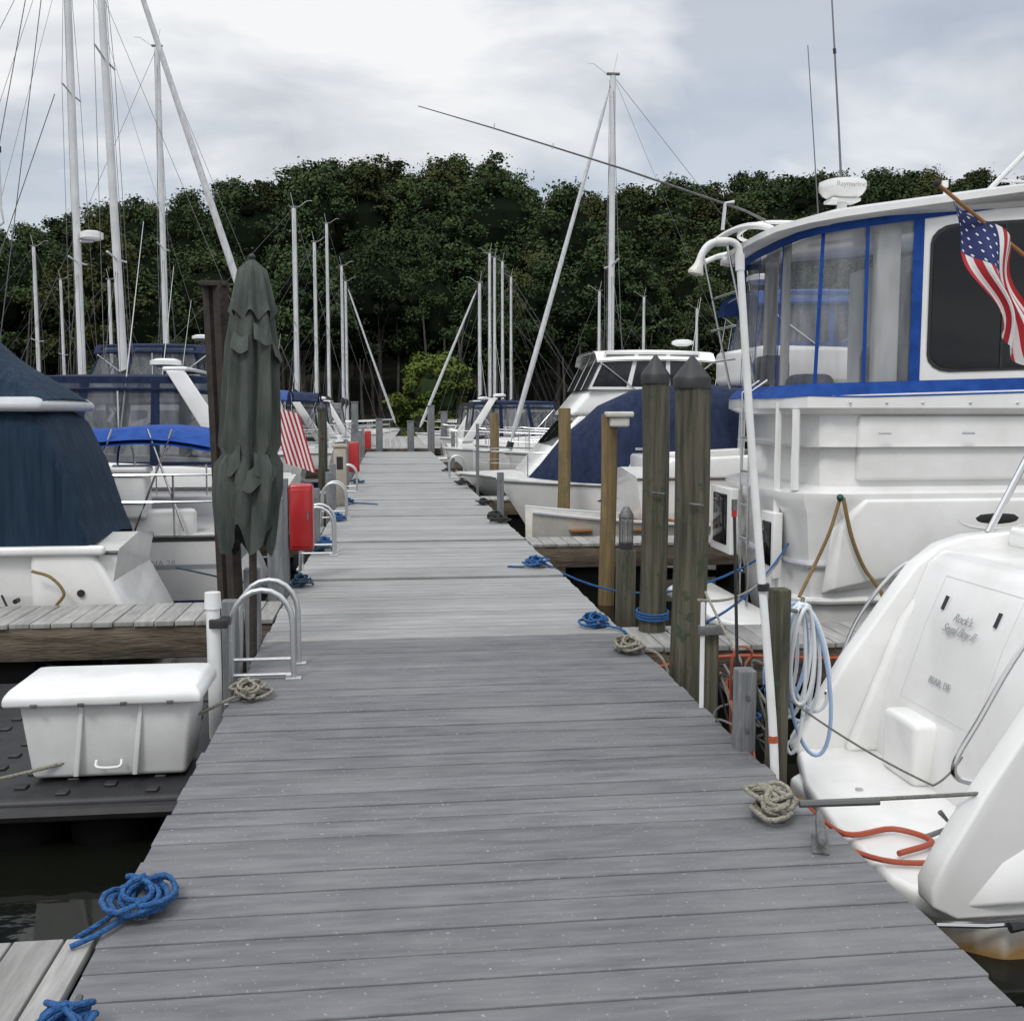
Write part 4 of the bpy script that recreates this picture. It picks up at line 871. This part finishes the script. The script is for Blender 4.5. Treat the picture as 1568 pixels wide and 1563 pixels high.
def tree_mesh(name,seed,H,R,nleaf=10500,size=.27,base=.28,lmx=None,nc=60,loose=.3):
    rnd=random.Random(seed);v=[];f=[];mi=[]
    def add(g,k):
        o=len(v);v.extend([tuple(p) for p in g[0]]);f.extend([tuple(i+o for i in q) for q in g[1]]);mi.extend([k]*len(g[1]))
    add(tube([(0,0,-2),(0.1,0,H*.3),(rnd.uniform(-.3,.3),0,H*.6),(0,0,H*.85)],.014*H+.03,7,.04),1)
    cl=[];lob=[rnd.uniform(0,6) for _ in range(3)];ex=rnd.uniform(.6,1.1);sk=rnd.uniform(-.12,.12)
    for i in range(nc):
        t=rnd.random()**.8;z=H*(base+(.93-base)*t)
        env=R*(math.sin(pi*min(1,.2+.78*t))**ex)
        a=rnd.uniform(0,2*pi);env*=1+.25*math.sin(2*a+lob[0])+.18*math.sin(3*a+lob[1]+t*3);rr=env*math.sqrt(rnd.uniform(.05,.85))
        c=Vector((rr*math.cos(a)+sk*z,rr*math.sin(a),z-.07*H*(rr/R)+rnd.gauss(0,.3)));r=R*rnd.uniform(.13,.34)*(1-.3*t)
        if i<4:c=Vector((rnd.uniform(-1.2,1.2)+sk*H,rnd.uniform(-1.2,1.2),H-R*.2*(i+1)*rnd.uniform(.6,1)));r=R*.2
        cl.append((c,r));
        if i%2==0:add(tube([(0,0,max(H*.2,z*.62)),tuple(c*.6+Vector((0,0,z*.25))),tuple(c)],.06,5,.02),1)
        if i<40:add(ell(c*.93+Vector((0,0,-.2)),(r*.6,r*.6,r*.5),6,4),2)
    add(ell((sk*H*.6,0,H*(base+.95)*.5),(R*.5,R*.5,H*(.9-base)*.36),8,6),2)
    tot=sum(r*r for c,r in cl)
    for c,r in cl:
        for k in range(int(nleaf*r*r/tot)):
            d=Vector((rnd.gauss(0,1),rnd.gauss(0,1),rnd.gauss(.2,1))).normalized()
            bmp=1+.25*math.sin(4.1*d.x+c.x*3)*math.sin(4.7*d.y+c.y*3)+.15*math.sin(9*d.z+c.z)
            p=c+Vector((d.x*1.1,d.y*1.1,d.z*.7))*r*bmp*rnd.uniform(.5,1.08)
            if rnd.random()<loose:p+=Vector((rnd.gauss(0,1),rnd.gauss(0,1),rnd.gauss(0,.7)))*r*.35
            n=(d*.6+Vector((rnd.gauss(0,.5),rnd.gauss(0,.5),.45+rnd.gauss(0,.4)))).normalized()
            u=n.orthogonal().normalized();w=n.cross(u);a=rnd.uniform(0,pi);u2=u*math.cos(a)+w*math.sin(a);w2=n.cross(u2);s=size*rnd.uniform(.45,1.25)
            o=len(v);v.extend([tuple(p-u2*s*.5-w2*s*.3),tuple(p+u2*s*.15-w2*s*.45),tuple(p+u2*s*.6),tuple(p+w2*s*.45-u2*s*.1)]);f.append((o,o+1,o+2,o+3));mi.append(0)
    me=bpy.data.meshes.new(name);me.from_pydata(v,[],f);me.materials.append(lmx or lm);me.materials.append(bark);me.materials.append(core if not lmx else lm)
    me.polygons.foreach_set('material_index',mi);me.update();return me
tm=[tree_mesh('deciduous_tree',i,16,[4.0,5.4,6.2,4.6,5.0,5.8,3.4,5.2][i],base=[.3,.35,.28,.4,.3,.33,.3,.38][i]) for i in range(8)]
fe=bpy.data.objects.new('distant_forest',None);S.collection.objects.link(fe)
rows=[87,94,103,113,123,131,139]
for ri,ry in enumerate(rows):
    a=-.55
    while a<.95:
        yy=ry+random.uniform(-3,3);x=a*ry
        g=gz(x,yy);tgt=TT(x/yy)*min(yy,142)+1.53
        h=random.uniform(.88,1.04)
        s=max(.55,min(1.25,(tgt-g)/16*h if ry>108 else random.uniform(.7,1.05)))
        if ry>108 and g+16*s>tgt*1.03: s=max(.4,(tgt*1.02-g)/16)
        o=bpy.data.objects.new('forest_tree',random.choice(tm));S.collection.objects.link(o);o.parent=fe
        o.location=(x,yy,g-.3);o.rotation_euler=(0,0,random.uniform(0,6.28));k=random.uniform(.8,1.25)*(1.15 if s<.8 else 1);o.scale=(s*k,s*k,s)
        a+=random.uniform(4.2,7.4)/ry*(.8 if ry>120 else 1)
bm=tree_mesh('round_tree',77,6.4,3.0,14000,.22,.12,lmY,60,.08)
o=bpy.data.objects.new('round_tree',bm);S.collection.objects.link(o);o.location=(3.4,76.5,-.6)
sm=tree_mesh('shrub',99,3.2,2.4,3000,.28,.1,None,24)
for i in range(30):
    a=-.5+1.4*i/30+random.uniform(-.01,.01);o=bpy.data.objects.new('forest_shrub',sm);S.collection.objects.link(o);o.parent=fe
    yy=random.uniform(82,85);o.location=(a*yy,yy,gz(a*yy,yy)-.5);o.rotation_euler=(0,0,random.uniform(0,6));o.scale=[random.uniform(.4,.9)]*3
for i in range(70):
    a=random.uniform(-.4,.8);yy=random.uniform(83,90);x=a*yy;bb=random.uniform(5,9)
    me=bpy.data.meshes.new('trunk');g=tube([(0,0,-1),(random.uniform(-.2,.2),0,bb*.5),(random.uniform(-.4,.4),0,bb)],random.uniform(.1,.2),6,.06);me.from_pydata([tuple(p) for p in g[0]],[],g[1]);me.materials.append(bark)
    o=bpy.data.objects.new('forest_trunk',me);S.collection.objects.link(o);o.parent=fe;o.location=(x,yy,gz(x,yy))
# ---------------------------------------------------------------- sky and light
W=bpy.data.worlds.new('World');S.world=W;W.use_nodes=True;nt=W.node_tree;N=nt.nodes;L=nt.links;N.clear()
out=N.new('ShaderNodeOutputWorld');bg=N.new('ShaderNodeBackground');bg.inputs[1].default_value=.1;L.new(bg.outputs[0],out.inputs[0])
sky=N.new('ShaderNodeTexSky');sky.sky_type='NISHITA';sky.sun_disc=False;sky.sun_elevation=math.radians(50);sky.sun_rotation=math.radians(210);sky.air_density=1.0;sky.dust_density=2.0
tc=N.new('ShaderNodeTexCoord');sx=N.new('ShaderNodeSeparateXYZ');L.new(tc.outputs['Generated'],sx.inputs[0])
def mth(op,a,b=None,c=None):
    n=N.new('ShaderNodeMath');n.operation=op
    for i,k in enumerate((a,b,c)):
        if k is None:continue
        if isinstance(k,(int,float)):n.inputs[i].default_value=k
        else:L.new(k,n.inputs[i])
    return n.outputs[0]
zz=mth('ADD',mth('MAXIMUM',sx.outputs[2],0),.22)
cx=mth('DIVIDE',sx.outputs[0],zz);cy=mth('DIVIDE',sx.outputs[1],zz)
cb=N.new('ShaderNodeCombineXYZ');L.new(cx,cb.inputs[0]);L.new(mth('MULTIPLY',cy,1.25),cb.inputs[1])
def nz(scale,det,ro,off,dist=.25):
    mp=N.new('ShaderNodeMapping');mp.inputs['Location'].default_value=off;L.new(cb.outputs[0],mp.inputs[0])
    n=N.new('ShaderNodeTexNoise');n.inputs['Scale'].default_value=scale;n.inputs['Detail'].default_value=det;n.inputs['Roughness'].default_value=ro;n.inputs['Distortion'].default_value=dist;L.new(mp.outputs[0],n.inputs['Vector']);return n.outputs[0]
n1=nz(1.5,7,.5,(3.1,1.7,0),.5);n2=nz(1.2,5,.5,(2.3,8.2,2),.3)
rp=N.new('ShaderNodeValToRGB');L.new(n1,rp.inputs[0]);el=rp.color_ramp.elements
el[0].position=.32;el[0].color=(.57,.605,.67,1);el[1].position=.57;el[1].color=(.92,.93,.945,1)
e=rp.color_ramp.elements.new(.44);e.color=(.73,.76,.80,1)
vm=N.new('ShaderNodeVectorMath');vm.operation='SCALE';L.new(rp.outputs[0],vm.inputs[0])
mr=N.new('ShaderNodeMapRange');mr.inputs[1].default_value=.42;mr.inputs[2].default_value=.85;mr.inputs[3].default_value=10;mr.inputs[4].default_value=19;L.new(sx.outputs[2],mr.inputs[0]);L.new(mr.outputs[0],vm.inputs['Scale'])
mk=N.new('ShaderNodeMapRange');mk.inputs[1].default_value=.38;mk.inputs[2].default_value=.5;mk.inputs[3].default_value=.5;L.new(n2,mk.inputs[0])
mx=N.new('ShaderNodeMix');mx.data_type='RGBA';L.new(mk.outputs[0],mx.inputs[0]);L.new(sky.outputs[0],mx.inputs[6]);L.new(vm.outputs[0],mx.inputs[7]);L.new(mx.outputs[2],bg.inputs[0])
sl=bpy.data.lights.new('sun','SUN');sl.energy=1.3;sl.angle=math.radians(14);sl.color=(1,.97,.92);so=bpy.data.objects.new('sun',sl);S.collection.objects.link(so)
el_=math.radians(50);az=math.radians(210);dv=-Vector((math.sin(az)*math.cos(el_),math.cos(az)*math.cos(el_),math.sin(el_)));so.rotation_euler=dv.to_track_quat('-Z','Y').to_euler()
# camera
cd=bpy.data.cameras.new('camera');cam=bpy.data.objects.new('camera',cd);S.collection.objects.link(cam);cam.location=(0,0,1.53)
cam.rotation_euler=(math.radians(90-5.4),0,math.radians(-6.7));cd.sensor_width=36;cd.lens=36.73;cd.clip_end=5000;cd.clip_start=.05;S.camera=cam
S.view_settings.view_transform='Standard';S.view_settings.look='None';S.view_settings.exposure=0
